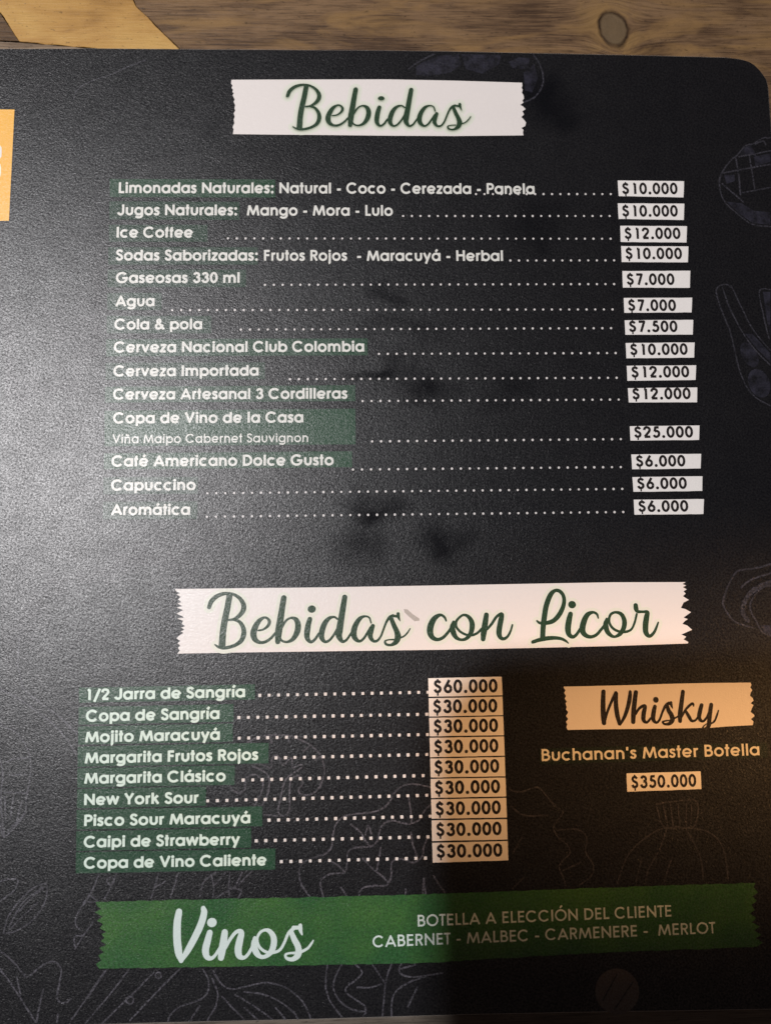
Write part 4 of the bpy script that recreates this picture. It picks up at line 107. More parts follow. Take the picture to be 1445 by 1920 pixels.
def laminate(name, color, var=.12, chalk=False, spec=1.38, under=(.0038, .0040, .0058), rough=.37, tint=None):
    """Printed ink under one matt laminate film: every print shares the same film texture (same object origin)."""
    t = NT(name); co = t.coord()
    flat = t.mapping(co, (1, 1, 0))
    # colour: ink with a little print mottling
    mott = t.noise(flat, 900, 3, .65)
    col = t.mix(t.math('MULTIPLY', mott, var*2), color, tuple(c*.55 for c in color))
    if chalk == 2:
        col = t.mix(t.ramp(t.noise(flat, 300, 4, .65), [(.34, 0), (.66, 1)]), under, color)
    elif chalk:
        gr = t.ramp(t.noise(flat, 1700, 2, .7), [(.36, 0), (.60, 1)])
        pat = t.ramp(t.noise(flat, 160, 2, .6), [(.25, .35), (.62, 1)])
        col = t.mix(t.math('MULTIPLY', gr, pat), under, color)
    if tint:
        col = t.mix(t.ramp(t.noise(flat, 60, 4, .6), [(.38, 0), (.68, .8)]), col, tint)
        col = t.mix(1.0, col, t.ramp(t.noise(flat, 1500, 3, .7), [(.30, .55), (.62, 1.25)]), 'MULTIPLY')
    # film: fine orange-peel grain + slight wear, set patches of lower gloss
    g1 = t.noise(t.mapping(flat, (1, 1.2, 1), .5), 2300, 2.0, .6, .4)
    g2 = t.noise(flat, 800, 2, .5)
    h = t.math('ADD', t.math('MULTIPLY', g1, 1.0), t.math('MULTIPLY', g2, .7))
    b = t.n('Bump'); b.inputs['Strength'].default_value = 1.0; b.inputs['Distance'].default_value = BUMP
    t.l(h, b.inputs['Height'])
    sm = None
    wob = t.n('TexNoise'); wob.inputs['Scale'].default_value = 70; wob.inputs['Detail'].default_value = 4; t.l(flat, wob.inputs['Vector'])
    off = t.n('VectorMath', operation='MULTIPLY_ADD'); t.l(wob.outputs['Color'], off.inputs[0])
    off.inputs[1].default_value = (.022, .022, 0); t.l(flat, off.inputs[2])
    for (cx, cy), rx, ry, k in LOW_GLOSS:
        mp = t.n('Mapping', vector_type='TEXTURE')
        mp.inputs['Location'].default_value = (cx*MM+.011, cy*MM+.011, 0); mp.inputs['Scale'].default_value = (rx*MM, ry*MM, 1)
        t.l(off.outputs[0], mp.inputs['Vector'])
        ln = t.n('VectorMath', operation='LENGTH'); t.l(mp.outputs[0], ln.inputs[0])
        v = t.math('MULTIPLY', t.math('SUBTRACT', 1.25, ln.outputs['Value'], clamp=True), k)
        sm = v if sm is None else t.math('MAXIMUM', sm, v)
    broad = t.ramp(t.noise(flat, 28, 4, .6), [(.32, .90), (.68, 1.0)])
    spk = t.n('MapRange'); t.l(t.noise(t.mapping(flat, (1, 1, 1), .3), 1750, 2.2, .7), spk.inputs[0])
    for i, v in enumerate((.34, .66, .42, 1.60)): spk.inputs[i+1].default_value = v
    worn = t.n('MapRange'); t.l(t.noise(flat, 150, 4, .7), worn.inputs[0])
    for i, v in enumerate((.30, .70, .84, 1.14)): worn.inputs[i+1].default_value = v
    s = t.math('MULTIPLY', t.math('MULTIPLY', t.math('SUBTRACT', 1.0, sm, clamp=True), broad), t.math('MULTIPLY', spk.outputs[0], worn.outputs[0]))
    r = t.math('ADD', t.math('MULTIPLY', t.noise(flat, 45, 4, .65), .05), rough-.025)
    dif = t.n('BsdfDiffuse'); t.l(col, dif.inputs['Color'])
    glo = t.n('BsdfGlossy'); glo.distribution = 'BECKMANN'; glo.inputs['Color'].default_value = (.95, .97, 1, 1)
    t.l(r, glo.inputs['Roughness']); t.l(b.outputs[0], glo.inputs['Normal'])
    bd_ = t.n('Bump'); bd_.inputs['Strength'].default_value = .25; bd_.inputs['Distance'].default_value = BUMP
    t.l(h, bd_.inputs['Height']); t.l(bd_.outputs[0], dif.inputs['Normal'])
    gl2 = t.n('BsdfGlossy'); gl2.distribution = 'GGX'; gl2.inputs['Color'].default_value = (.90, .95, 1, 1)
    gl2.inputs['Roughness'].default_value = .47; t.l(b.outputs[0], gl2.inputs['Normal'])
    g12 = t.n('MixShader'); g12.inputs[0].default_value = .45; t.l(glo.outputs[0], g12.inputs[1]); t.l(gl2.outputs[0], g12.inputs[2])
    fr = t.n('Fresnel'); fr.inputs['IOR'].default_value = 1.52
    mx = t.n('MixShader'); t.l(t.math('MULTIPLY', t.math('MULTIPLY', fr.outputs[0], s), spec), mx.inputs[0])
    t.l(dif.outputs[0], mx.inputs[1]); t.l(g12.outputs[0], mx.inputs[2])
    out = next(x for x in t.t.nodes if x.type == 'OUTPUT_MATERIAL'); t.l(mx.outputs[0], out.inputs['Surface'])
    t.t.nodes.remove(t.b)
    return t.m
BUMP = .000075

def plain(name, color, rough=.5, spec=.5, metal=0.0):
    t = NT(name); co = t.coord()
    v = t.noise(co, 400, 3)
    t.l(t.mix(t.math('MULTIPLY', v, .3), color, tuple(c*.7 for c in color)), t.b.inputs['Base Color'])
    t.b.inputs['Roughness'].default_value = rough; t.b.inputs['Specular IOR Level'].default_value = spec
    t.b.inputs['Metallic'].default_value = metal
    return t.m

def wood(name, pale, mid, dark, along=0.0, knot=None, grain=1.0, stain=.5, seed=0.0, ochre=0.0):
    t = NT(name); co = t.coord()
    flat = t.mapping(co, (1, 1, 0), 0, (seed, seed*.7, 0))
    base = flat
    kd = None
    if knot:
        mp = t.n('Mapping', vector_type='TEXTURE'); mp.inputs['Location'].default_value = (knot[0]*MM, knot[1]*MM, 0)
        mp.inputs['Rotation'].default_value = (0, 0, .35); mp.inputs['Scale'].default_value = (.0043, .0062, 1)
        t.l(co, mp.inputs['Vector'])
        fl = t.n('VectorMath', operation='MULTIPLY'); fl.inputs[1].default_value = (1, 1, 0); t.l(mp.outputs[0], fl.inputs[0])
        ln = t.n('VectorMath', operation='LENGTH'); t.l(fl.outputs[0], ln.inputs[0])
        wn = t.noise(flat, 130, 3)
        kd = t.math('ADD', ln.outputs['Value'], t.math('MULTIPLY', t.math('SUBTRACT', wn, .5), .55))
        # the grain flows round the knot: push the lookup away from it
        pull = t.math('DIVIDE', .010, t.math('ADD', t.math('MULTIPLY', kd, kd), .6))
        sep = t.n('SeparateXYZ'); t.l(mp.outputs[0], sep.inputs[0])
        sg = t.math('MULTIPLY', t.math('TANH', t.math('MULTIPLY', sep.outputs['Y'], 1.2)), pull)
        cmb = t.n('CombineXYZ'); t.l(t.math('MULTIPLY', sg, -1), cmb.inputs['Y'])
        ad = t.n('VectorMath', operation='ADD'); t.l(flat, ad.inputs[0]); t.l(cmb.outputs[0], ad.inputs[1]); base = ad.outputs[0]
    st = t.mapping(base, (12, 420, 1), along)
    fine = t.noise(st, 4.5, 7, .72, .3)
    st2 = t.mapping(base, (14, 60, 1), along)
    bands = t.noise(st2, 2.2, 3, .55, 1.2)
    blot = t.noise(flat, 38, 4, .6, .5)
    f = t.math('ADD', t.math('MULTIPLY', t.math('SUBTRACT', fine, .5), 1.7*grain), t.math('MULTIPLY', bands, 1.0))
    f = t.math('ADD', f, t.math('MULTIPLY', t.math('SUBTRACT', blot, .5), stain))
    col = t.ramp(f, [(.22, dark), (.48, mid), (.74, pale)])
    pores = t.ramp(t.noise(t.mapping(base, (40, 700, 1), along), 4, 2, .5), [(.33, .42), (.44, 1)])
    col = t.mix(.75*grain if grain < 1 else .75, col, t.mix(1.0, col, pores, 'MULTIPLY'))
    och = t.ramp(t.noise(t.mapping(base, (16, 70, 1), along), 1.6, 4, .6, .8), [(.48, 0), (.62, 1)])
    col = t.mix(t.math('MULTIPLY', och, ochre), col, t.mix(t.math('MULTIPLY', fine, .6), (.29, .175, .070), (.13, .075, .032)))
    fleck = t.ramp(t.noise(t.mapping(flat, (1, 2.2, 1), along*.9), 420, 3, .7), [(.31, .35), (.39, 1)])
    col = t.mix(.8, col, t.mix(1.0, col, fleck, 'MULTIPLY'))
    if kd is not None:
        halo = t.math('MULTIPLY', t.ramp(t.math('MULTIPLY', kd, .25), [(.27, 1), (.80, 0)]), t.ramp(t.noise(t.mapping(base, (1, 1.6, 1), .6), 120, 4, .65, 1.0), [(.42, 0), (.60, 1)]))
        col = t.mix(t.math('MULTIPLY', halo, .85), col, t.mix(fine, (.15, .085, .034), (.34, .215, .085)))
        heart = t.mix(t.noise(flat, 260, 4), (.095, .066, .038), (.165, .115, .064))
        kh = t.math('MULTIPLY', kd, .5)
        col = t.mix(t.ramp(kh, [(.44, 1), (.52, 0)]), col, heart)
        ringm = t.math('MULTIPLY', t.ramp(kh, [(.41, 0), (.485, 1)]), t.ramp(kh, [(.505, 1), (.60, 0)]))
        col = t.mix(t.math('MULTIPLY', ringm, t.ramp(t.noise(flat, 210, 3), [(.36, .6), (.58, 1)])), col, (.020, .010, .005))
    t.l(col, t.b.inputs['Base Color'])
    b = t.n('Bump'); b.inputs['Strength'].default_value = .5; b.inputs['Distance'].default_value = .0003
    t.l(t.math('ADD', fine, t.math('MULTIPLY', t.noise(flat, 900, 2), .3)), b.inputs['Height']); t.l(b.outputs[0], t.b.inputs['Normal'])
    t.b.inputs['Roughness'].default_value = .48; t.b.inputs['Specular IOR Level'].default_value = .35
    return t.m

MAT = dict(
    black=laminate('black_laminate', (.0038, .0040, .0058), .25),
    white=laminate('white_ink', (.78, .745, .735), .05),
    text=laminate('pale_text_ink', (.70, .71, .68), .05),
    cool_text=laminate('cool_tinted_text_ink', (.63, .77, .70), .05),  # pale lettering with the cool light's greenish tint put into the ink
    cream=laminate('cream_text_ink', (.72, .70, .62), .05),
    dot=laminate('leader_dot_ink', (.68, .66, .66), .05),
    price=laminate('price_box_ink', (.85, .835, .825), .08),
    ink=laminate('black_ink', (.014, .011, .011), .1),
    script=laminate('green_ink', (.022, .060, .028), .45),
    hl=laminate('dull_green_highlight', (.0125, .054, .026), .30),
    hl_dark=laminate('dark_green_highlight', (.0095, .038, .020), .30),
    hl_faint=laminate('faint_green_highlight', (.0055, .0125, .008), .30),
    hl_bright=laminate('green_highlight', (.013, .060, .028), .30),
    band=laminate('grass_green_band', (.024, .104, .030), .4, tint=(.042, .125, .026)),
    band_text=laminate('band_lettering_ink', (.62, .74, .73), .04),  # white lettering; the bluish cast of the cool light is in its colour
    chalk=laminate('chalk_line_ink', (.098, .096, .118), .1, chalk=True),
    chalk_faint=laminate('faint_chalk_ink', (.052, .051, .066), .1, chalk=True),
    fill=laminate('chalk_fill_ink', (.024, .024, .038), .3, chalk=2),
    disc=laminate('grey_brown_disc_ink', (.095, .080, .074), .4),
    yellow=laminate('amber_panel_ink', (.86, .47, .085), .10),
    halo1=laminate('pale_green_halo_ink', (.72, .745, .67), .03),
    halo2=laminate('green_glow_ink', (.66, .69, .61), .03),
    halo3=laminate('deep_glow_ink', (.42, .47, .38), .03),
    grey=laminate('grey_smear_ink', (.50, .47, .44), .25),
    core=plain('paper_core', (.42, .40, .38), .8, .2),
    gap=plain('dark_gap', (.012, .008, .005), .9, .1),
    w_light=wood('pale_yellow_wood', (.50, .31, .10), (.42, .24, .072), (.29, .155, .043), 1.0, None, .30, .95, .3),
    w_dark=wood('dark_brown_wood', (.16, .10, .055), (.10, .058, .028), (.045, .025, .012), 1.0, None, 1.0, .5, .9),
    w_lower=wood('grey_brown_wood', (.26, .19, .125), (.19, .135, .09), (.11, .075, .047), 0.0, None, .7, .4, 1.7),
    w_knot=wood('knotty_brown_wood', (.200, .124, .066), (.128, .077, .041), (.060, .034, .019), 0.0, KNOT[0], 1.0, .8, 0.0, .8),
    w_near=wood('dull_brown_wood', (.14, .12, .10), (.10, .085, .07), (.05, .042, .035), 0.0, None, .9, .5, 2.3),
    w_far=wood('grey_wood', (.26, .20, .14), (.20, .15, .10), (.10, .07, .045), 0.0, None, .9, .6, 3.1),
    shade_slab=plain('black_anodised_metal', (.02, .02, .022), .45, .5),
    glass=plain('black_gloss', (.004, .004, .006), .08, .5),
)

# ---------------------------------------------------------------- geometry helpers
def link(name, verts, faces, mats, parent=None, fmat=None):
    me = bpy.data.meshes.new(name); me.from_pydata(verts, [], faces); 
    for m in (mats if isinstance(mats, list) else [mats]): me.materials.append(m)
    if fmat:
        for p, i in zip(me.polygons, fmat): p.material_index = i
    me.update()
    o = bpy.data.objects.new(name, me); C.objects.link(o)
    if parent: o.parent = parent
    return o

def area2(p):
    return sum(p[i][0]*p[(i+1) % len(p)][1]-p[(i+1) % len(p)][0]*p[i][1] for i in range(len(p)))/2

def union(polys, eps=1e-5):
    """Merge overlapping flat polygons into one clean sheet of triangles."""
    vs, fs = [], []
    for p in polys:
        a = area2(p)
        if abs(a) < 1e-7: continue
        if a < 0: p = p[::-1]
        k = len(vs); vs += [Vector((x, y)) for x, y in p]; fs.append(list(range(k, k+len(p))))
    ov, oe, of, _, _, orig = delaunay_2d_cdt(vs, [], fs, 0, eps)
    out = []
    for f, src in zip(of, orig):
        if src:
            t = [ov[i] for i in f]
            if area2(t) < 0: f = list(f)[::-1]
            out.append(tuple(f))
    used = sorted({i for f in out for i in f}); mp = {v: i for i, v in enumerate(used)}
    return [(ov[i].x, ov[i].y) for i in used], [tuple(mp[i] for i in f) for f in out]

def disc(x, y, rx, ry=None, n=12):
    ry = rx if ry is None else ry
    return [(x+rx*math.cos(2*math.pi*i/n), y+ry*math.sin(2*math.pi*i/n)) for i in range(n)]

def catmull(pts, sub=6):
    if len(pts) < 3: sub_pts = pts; 
    P = [tuple(2*a-b for a, b in zip(pts[0], pts[1]))]+list(pts)+[tuple(2*a-b for a, b in zip(pts[-1], pts[-2]))]
    out = []
    for i in range(1, len(P)-2):
        p0, p1, p2, p3 = P[i-1], P[i], P[i+1], P[i+2]
        for k in range(sub):
            t = k/sub
            out.append(tuple(.5*((2*b)+(c-a)*t+(2*a-5*b+4*c-d)*t*t+(3*b-a-3*c+d)*t**3) for a, b, c, d in zip(p0, p1, p2, p3)))
    out.append(tuple(pts[-1]))
    return out

def ribbon(pts, round_ends=True):
    """pts: (x, y, width) -> list of triangles / discs to be merged by union()."""
    polys = []; n = len(pts); L = []; R = []
    for i, (x, y, w) in enumerate(pts):
        a = pts[max(i-1, 0)]; b = pts[min(i+1, n-1)]
        dx, dy = b[0]-a[0], b[1]-a[1]; d = math.hypot(dx, dy) or 1e-9
        nx, ny = -dy/d*w/2, dx/d*w/2
        L.append((x+nx, y+ny)); R.append((x-nx, y-ny))
    for i in range(n-1):
        polys.append([R[i], R[i+1], L[i+1]]); polys.append([R[i], L[i+1], L[i]])
    if round_ends:
        for i in (0, n-1): polys.append(disc(pts[i][0], pts[i][1], max(pts[i][2]/2, 1e-3)))
    return polys

def stroke(pts, w, ends=False):
    """Constant-width centre line; sharp corners get a round joint."""
    segs = [[pts[0]]]
    for i in range(1, len(pts)):
        segs[-1].append(pts[i])
        if i < len(pts)-1:
            a, b, c = pts[i-1], pts[i], pts[i+1]
            a1 = math.atan2(b[1]-a[1], b[0]-a[0]); a2 = math.atan2(c[1]-b[1], c[0]-b[0])
            if abs((a2-a1+math.pi) % (2*math.pi)-math.pi) > .7: segs.append([pts[i]])
    polys = []
    for s in segs:
        polys += ribbon([(x, y, w) for x, y in s], False)
    for s in segs[1:]: polys.append(disc(s[0][0], s[0][1], w/2, None, 10))
    if ends:
        for p in (pts[0], pts[-1]): polys.append(disc(p[0], p[1], w/2, None, 10))
    return polys

# ---------------------------------------------------------------- a geometric monoline alphabet (unit: cap height 740)
def arc(cx, cy, rx, ry, a0, a1, n=None):
    n = n or max(6, int(abs(a1-a0)/14))
    return [(cx+rx*math.cos(math.radians(a0+(a1-a0)*i/n)), cy+ry*math.sin(math.radians(a0+(a1-a0)*i/n))) for i in range(n+1)]
def sp(*p): return catmull(list(p), 5)
GL = {}
def g(ch, adv, *strokes, dots=(), thin=()): GL[ch] = (adv, strokes, dots)
O = arc(320, 277, 226, 226, 0, 360, 30)
def ocirc(cx): return arc(cx, 277, 226, 226, 0, 360, 30)
g('a', 650, ocirc(312), [(538, 0), (538, 555)])
g('b', 650, ocirc(346), [(120, 0), (120, 740)])
g('c', 600, arc(316, 277, 226, 226, 46, 314, 22))
g('d', 650, ocirc(312), [(538, 0), (538, 740)])
g('e', 635, arc(318, 277, 226, 226, 2, 322, 26), [(98, 262), (540, 262)])
g('f', 300, [(128, 0), (128, 570)]+arc(238, 580, 110, 98, 180, 95, 7), [(20, 500), (262, 500)])
g('g', 650, ocirc(312), [(538, 555), (538, 10)]+arc(312, 0, 226, 150, 0, -150, 12))
g('h', 600, [(120, 0), (120, 740)], arc(300, 310, 180, 190, 180, 0, 14)+[(480, 0)])
g('i', 235, [(118, 0), (118, 555)], dots=((118, 676, 78),))
g('j', 245, [(125, 555), (125, -90)]+arc(25, -90, 100, 88, 0, -80, 6), dots=((125, 676, 78),))
g('k', 540, [(120, 0), (120, 740)], [(150, 270), (430, 555)], [(250, 330), (470, 0)])
g('l', 235, [(118, 0), (118, 740)])
g('m', 930, [(120, 0), (120, 555)], arc(290, 320, 170, 180, 180, 0, 14)+[(460, 0)], arc(635, 320, 175, 180, 180, 0, 14)+[(810, 0)])
g('n', 595, [(120, 0), (120, 555)], arc(298, 310, 178, 190, 180, 0, 14)+[(476, 0)])
g('o', 640, O)
g('p', 650, ocirc(346), [(120, -190), (120, 555)])
g('q', 650, ocirc(312), [(538, -190), (538, 555)])
g('r', 345, [(120, 0), (120, 555)], arc(275, 325, 155, 170, 180, 72, 9))
g('s', 425, sp((345, 420), (300, 480), (215, 500), (125, 470), (105, 400), (150, 330), (230, 285), (310, 230), (325, 150), (285, 75), (205, 52), (110, 80), (65, 150)))
g('t', 310, [(150, 0), (150, 740)], [(22, 500), (285, 500)])
g('u', 590, [(118, 555), (118, 245)]+arc(296, 245, 178, 190, 180, 360, 14)+[(474, 555)])
g('v', 560, [(75, 555), (280, 60), (485, 555)])
g('w', 800, [(65, 555), (225, 70), (400, 540), (575, 70), (735, 555)])
g('x', 540, [(80, 555), (460, 0)], [(460, 555), (80, 0)])
g('y', 560, [(75, 555), (290, 70)], [(490, 555), (190, -190)])
g('z', 455, [(60, 495), (380, 495), (75, 60), (405, 60)])
g('A', 740, [(70, 0), (370, 675), (670, 0)], [(180, 210), (560, 210)])
g('B', 575, [(120, 0), (120, 740)], [(120, 678), (300, 678)]+arc(300, 535, 140, 143, 90, -90, 10)+[(120, 392)], [(300, 392)]+arc(325, 227, 165, 165, 90, -90, 12)+[(120, 62)])
g('C', 790, arc(405, 370, 320, 320, 40, 320, 26))
g('D', 690, [(120, 0), (120, 740)], [(120, 678), (290, 678)]+arc(290, 370, 300, 308, 90, -90, 18)+[(120, 62)])
g('E', 530, [(120, 0), (120, 740)], [(120, 678), (465, 678)], [(120, 385), (440, 385)], [(120, 62), (465, 62)])
g('F', 480, [(120, 0), (120, 740)], [(120, 678), (430, 678)], [(120, 385), (410, 385)])
g('G', 840, arc(410, 370, 325, 320, 42, 360, 28)[:-1]+[(735, 340)], [(430, 340), (790, 340)])
g('H', 680, [(120, 0), (120, 740)], [(560, 0), (560, 740)], [(120, 392), (560, 392)])
g('I', 250, [(125, 0), (125, 740)])
g('J', 490, [(370, 740), (370, 230)]+arc(205, 220, 165, 165, 0, -170, 12))
g('L', 450, [(120, 0), (120, 740)], [(120, 62), (420, 62)])
g('M', 900, [(90, 0), (200, 690)], [(200, 690), (450, 90), (700, 690)], [(700, 690), (810, 0)])
g('N', 735, [(120, 0), (120, 740)], [(125, 660), (610, 80)], [(615, 0), (615, 740)])
g('O', 830, arc(415, 370, 325, 320, 0, 360, 34))
g('P', 560, [(120, 0), (120, 740)], [(120, 678), (310, 678)]+arc(310, 510, 168, 168, 90, -90, 12)+[(120, 342)])
g('R', 580, [(120, 0), (120, 740)], [(120, 678), (310, 678)]+arc(310, 520, 158, 158, 90, -90, 12)+[(120, 362)], [(290, 362), (490, 0)])
g('S', 520, sp((425, 580), (370, 655), (265, 688), (150, 650), (110, 555), (150, 460), (265, 390), (385, 315), (425, 205), (375, 95), (260, 52), (140, 90), (85, 200)))
g('T', 430, [(215, 0), (215, 740)], [(15, 678), (415, 678)])
g('U', 640, [(115, 740), (115, 270)]+arc(320, 265, 205, 213, 180, 360, 14)+[(525, 740)])
g('V', 690, [(75, 740), (345, 70), (615, 740)])
g('Y', 620, [(70, 740), (310, 330), (550, 740)], [(310, 330), (310, 0)])
ZERO = arc(277, 370, 188, 312, 0, 360, 28)
g('0', 555, ZERO)
g('1', 555, [(325, 0), (325, 700)], [(325, 672), (205, 672)])
g('2', 555, sp((95, 500), (110, 600), (190, 675), (290, 680), (400, 630), (440, 530), (405, 420), (300, 290), (180, 150), (110, 62)), [(90, 62), (470, 62)])
g('3', 555, sp((120, 560), (170, 650), (270, 682), (380, 640), (425, 540), (380, 440), (270, 400)), sp((255, 400), (390, 370), (450, 220), (400, 105), (280, 55), (150, 100), (95, 215)))
g('5', 555, [(440, 678), (215, 678), (165, 400)], sp((165, 400), (250, 440), (350, 425), (435, 340), (440, 210), (380, 105), (270, 58), (160, 85), (95, 180)))
g('6', 555, arc(280, 240, 180, 182, 0, 360, 22), [(370, 735), (130, 330)])
g('7', 555, [(80, 678), (450, 678), (215, 0)])
g('$', 555, sp((415, 560), (365, 635), (270, 662), (165, 630), (125, 540), (165, 455), (270, 390), (385, 320), (420, 215), (375, 115), (265, 72), (150, 105), (95, 210)), [(270, 662), (270, 800)], [(265, 72), (265, -150)])
g('.', 277, dots=((138, 68, 80),)); g(':', 277, dots=((138, 68, 80), (138, 470, 80)))
g('-', 380, [(60, 270), (320, 270)]); g("'", 235, [(118, 740), (110, 520)]); g('/', 450, [(390, 740), (60, -120)])
g('&', 700, sp((640, 0), (420, 270), (230, 500), (215, 610), (290, 685), (380, 640), (390, 540), (300, 430), (150, 310), (110, 190), (170, 80), (300, 55), (440, 130), (560, 330)))
g(' ', 277)
for ch, base, x in (('á', 'a', 330), ('é', 'e', 330), ('í', 'i', 130), ('Ó', 'O', 430)):
    adv, st, dt = GL[base]; y = 185 if base == 'O' else 0
    GL[ch] = (adv, tuple(st)+([(x-50, 635+y), (x+80, 785+y)],), ())
GL['í'] = (235, ([(118, 0), (118, 555)], [(100, 640), (225, 800)]), ())
adv, st, dt = GL['n']; GL['ñ'] = (adv, tuple(st)+(sp((170, 640), (235, 690), (330, 640), (410, 690)),), ())
CACHE = {}
def glyph(ch, wt):
    k = (ch, wt)
    if k not in CACHE:
        adv, st, dt = GL[ch]; polys = []
        for s in st: polys += stroke(list(s), wt*740*(.6 if ch == '$' and len(s) == 2 else 1))
        for x, y, r in dt: polys.append(disc(x, y, r*wt/.175, None, 14))
        CACHE[k] = (adv, *(union(polys, 1e-3) if polys else ([], [])))
    return CACHE[k]

def text_mesh(lines, z):
    """lines: (string, x0, y0, x1, y1, cap height, weight); set between the two ends of the base line."""
    V, F = [], []
    for s, x0, y0, x1, y1, h, wt in lines:
        x = 0; items = []; lo = hi = None
        trk = 48 if s[0] == '$' else 12
        for ch in s:
            adv, gv, gf = glyph(ch, wt)
            items.append((x, gv, gf))
            if gv:
                a = min(p[0] for p in gv)+x; b = max(p[0] for p in gv)+x
                lo = a if lo is None else min(lo, a); hi = b if hi is None else max(hi, b)
            x += adv+trk
        k = math.hypot(x1-x0, y1-y0)/(hi-lo); ky = h/740
        dx, dy = (x1-x0)/(hi-lo), (y1-y0)/(hi-lo)
        for gx, gv, gf in items:
            b = len(V)
            for px, py in gv:
                t = px+gx-lo
                V.append(((x0+dx*t)*MM, (y0+dy*t+py*ky)*MM, z*MM))
            F += [tuple(i+b for i in f) for f in gf]
    return V, F

def flat(name, polys, z, mat, parent, merge=True):
    if merge: v, f = union(polys)
    else: v = [p for q in polys for p in q]; f = []; k = 0
    if not merge:
        for q in polys: f.append(tuple(range(k, k+len(q))) if area2(q) > 0 else tuple(range(k+len(q)-1, k-1, -1))); k += len(q)
    return link(name, [(x*MM, y*MM, z*MM) for x, y in v], f, mat, parent)

def text(name, lines, z, mat, parent):
    v, f = text_mesh(lines, z); return link(name, v, f, mat, parent)

def slab(name, pts, z0, z1, mats, parent, bevel=.2):
    """Solid plate with a small chamfered rim; material 0 top, 1 side."""
    if area2(pts) < 0: pts = pts[::-1]
    n = len(pts); ins = []
    for i in range(n):
        a, b, c = pts[i-1], pts[i], pts[(i+1) % n]
        d1 = Vector((b[0]-a[0], b[1]-a[1])).normalized(); d2 = Vector((c[0]-b[0], c[1]-b[1])).normalized()
        nn = Vector((-(d1.y+d2.y), d1.x+d2.x)); nn = nn.normalized() if nn.length > 1e-6 else Vector((-d1.y, d1.x))
        ins.append((b[0]+nn.x*bevel, b[1]+nn.y*bevel))
    V = [(x*MM, y*MM, z0*MM) for x, y in pts]+[(x*MM, y*MM, (z1-bevel)*MM) for x, y in pts]+[(x*MM, y*MM, z1*MM) for x, y in ins]
    F = [tuple(range(2*n, 3*n)), tuple(range(n-1, -1, -1))]; fm = [0, 1]
    for i in range(n):
        j = (i+1) % n
        F.append((i, j, n+j, n+i)); fm.append(1)
        F.append((n+i, n+j, 2*n+j, 2*n+i)); fm.append(1)
    return link(name, V, F, mats, parent, fm)

def thing(name, label, cat, loc=(0, 0, 0)):
    o = bpy.data.objects.new(name, None); C.objects.link(o); o.location = loc; o.empty_display_size = .02
    o['label'] = label; o['category'] = cat; return o

def jag(pts, step, amp, seed):
    """Add small tears along a printed outline."""
    r = random.Random(seed); out = []
    for i, a in enumerate(pts):
        b = pts[(i+1) % len(pts)]; L = math.hypot(b[0]-a[0], b[1]-a[1]); n = max(1, int(L/step))
        for k in range(n):
            t = k/n; j = amp if k or n > 1 else 0
            out.append((a[0]+(b[0]-a[0])*t+r.uniform(-j, j), a[1]+(b[1]-a[1])*t+r.uniform(-j, j)))
    return out

# ================================================================ the table
table = thing('wooden_table', 'rustic wooden table top of pale and dark brown planks, a knot beyond the menu', 'table')
PL = [('light', 'w_light', 'pale yellow diagonally cut plank'), ('dark', 'w_dark', 'dark brown plank at the corner'),
      ('lower', 'w_lower', None), ('knot', 'w_knot', 'brown plank with a round knot'), ('near', 'w_near', None), ('far', 'w_far', None)]
for k, m, lab in PL:
    pts = jag(jag(PLANKS[k], 2.4, .16, len(k)*5+2), .7, .05, len(k)*7+1)
    o = slab('plank', pts, -22, 0, [MAT[m], MAT[m]], table, .12)
    if lab: o['label'] = lab
base = slab('underside', [(-230, -230), (240, -230), (240, 190), (-230, 190)], -26, -20.5, [MAT['gap'], MAT['gap']], table)

# ================================================================ the menu
menu = thing('menu_card', 'black laminated drinks menu with green lettering, white torn banners and white price boxes', 'menu', (0, 0, 0))
T0 = CARD_T
card = slab('laminated_sheet', CARD, 0.0, T0, [MAT['black'], MAT['core']], menu, .2)

# chalk drawings printed on the ground
DZ = .0150
for nm, strokes in DRAWINGS.items():
    polys = []
    rr = random.Random(len(nm))
    for w, pts in strokes:
        c = catmull([(x, y, w) for x, y in pts], 4)
        polys += ribbon([(x+rr.uniform(-.05, .05), y+rr.uniform(-.05, .05), ww*rr.uniform(.75, 1.15)) for x, y, ww in c])
    DZ += .0008
    d = flat('chalk_drawing', polys, T0+DZ, MAT['chalk_faint' if nm in ('bread', 'carrot', 'onion', 'tomato', 'rim', 'garlic', 'lettuce_leaf') else 'chalk'], menu)
    d['label'] = 'faint chalk line drawing of '+{'arc': 'curved strokes', 'stem_pair': 'a double stem', 'rim': 'a round rim', 'root': 'a root vegetable'}.get(nm, 'a '+nm.replace('_', ' '))
    if FILLS.get(nm): flat('chalk_shading', FILLS[nm], T0+.010, MAT['fill'], d)
(dx, dy), dr, c1, c2 = DISC
dd = flat('printed_disc', [disc(dx, dy, dr, dr*.98, 40)], T0+.006, MAT['disc'], menu)
flat('vein', ribbon([(*p, .35) for p in c1])+ribbon([(*p, .35) for p in c2]), T0+.009, MAT['black'], dd)

yp = flat('amber_panel', [YELLOW], T0+.03, MAT['yellow'], menu)
flat('white_mark', [YWHITE[0], YWHITE[1]], T0+.05, MAT['white'], yp)

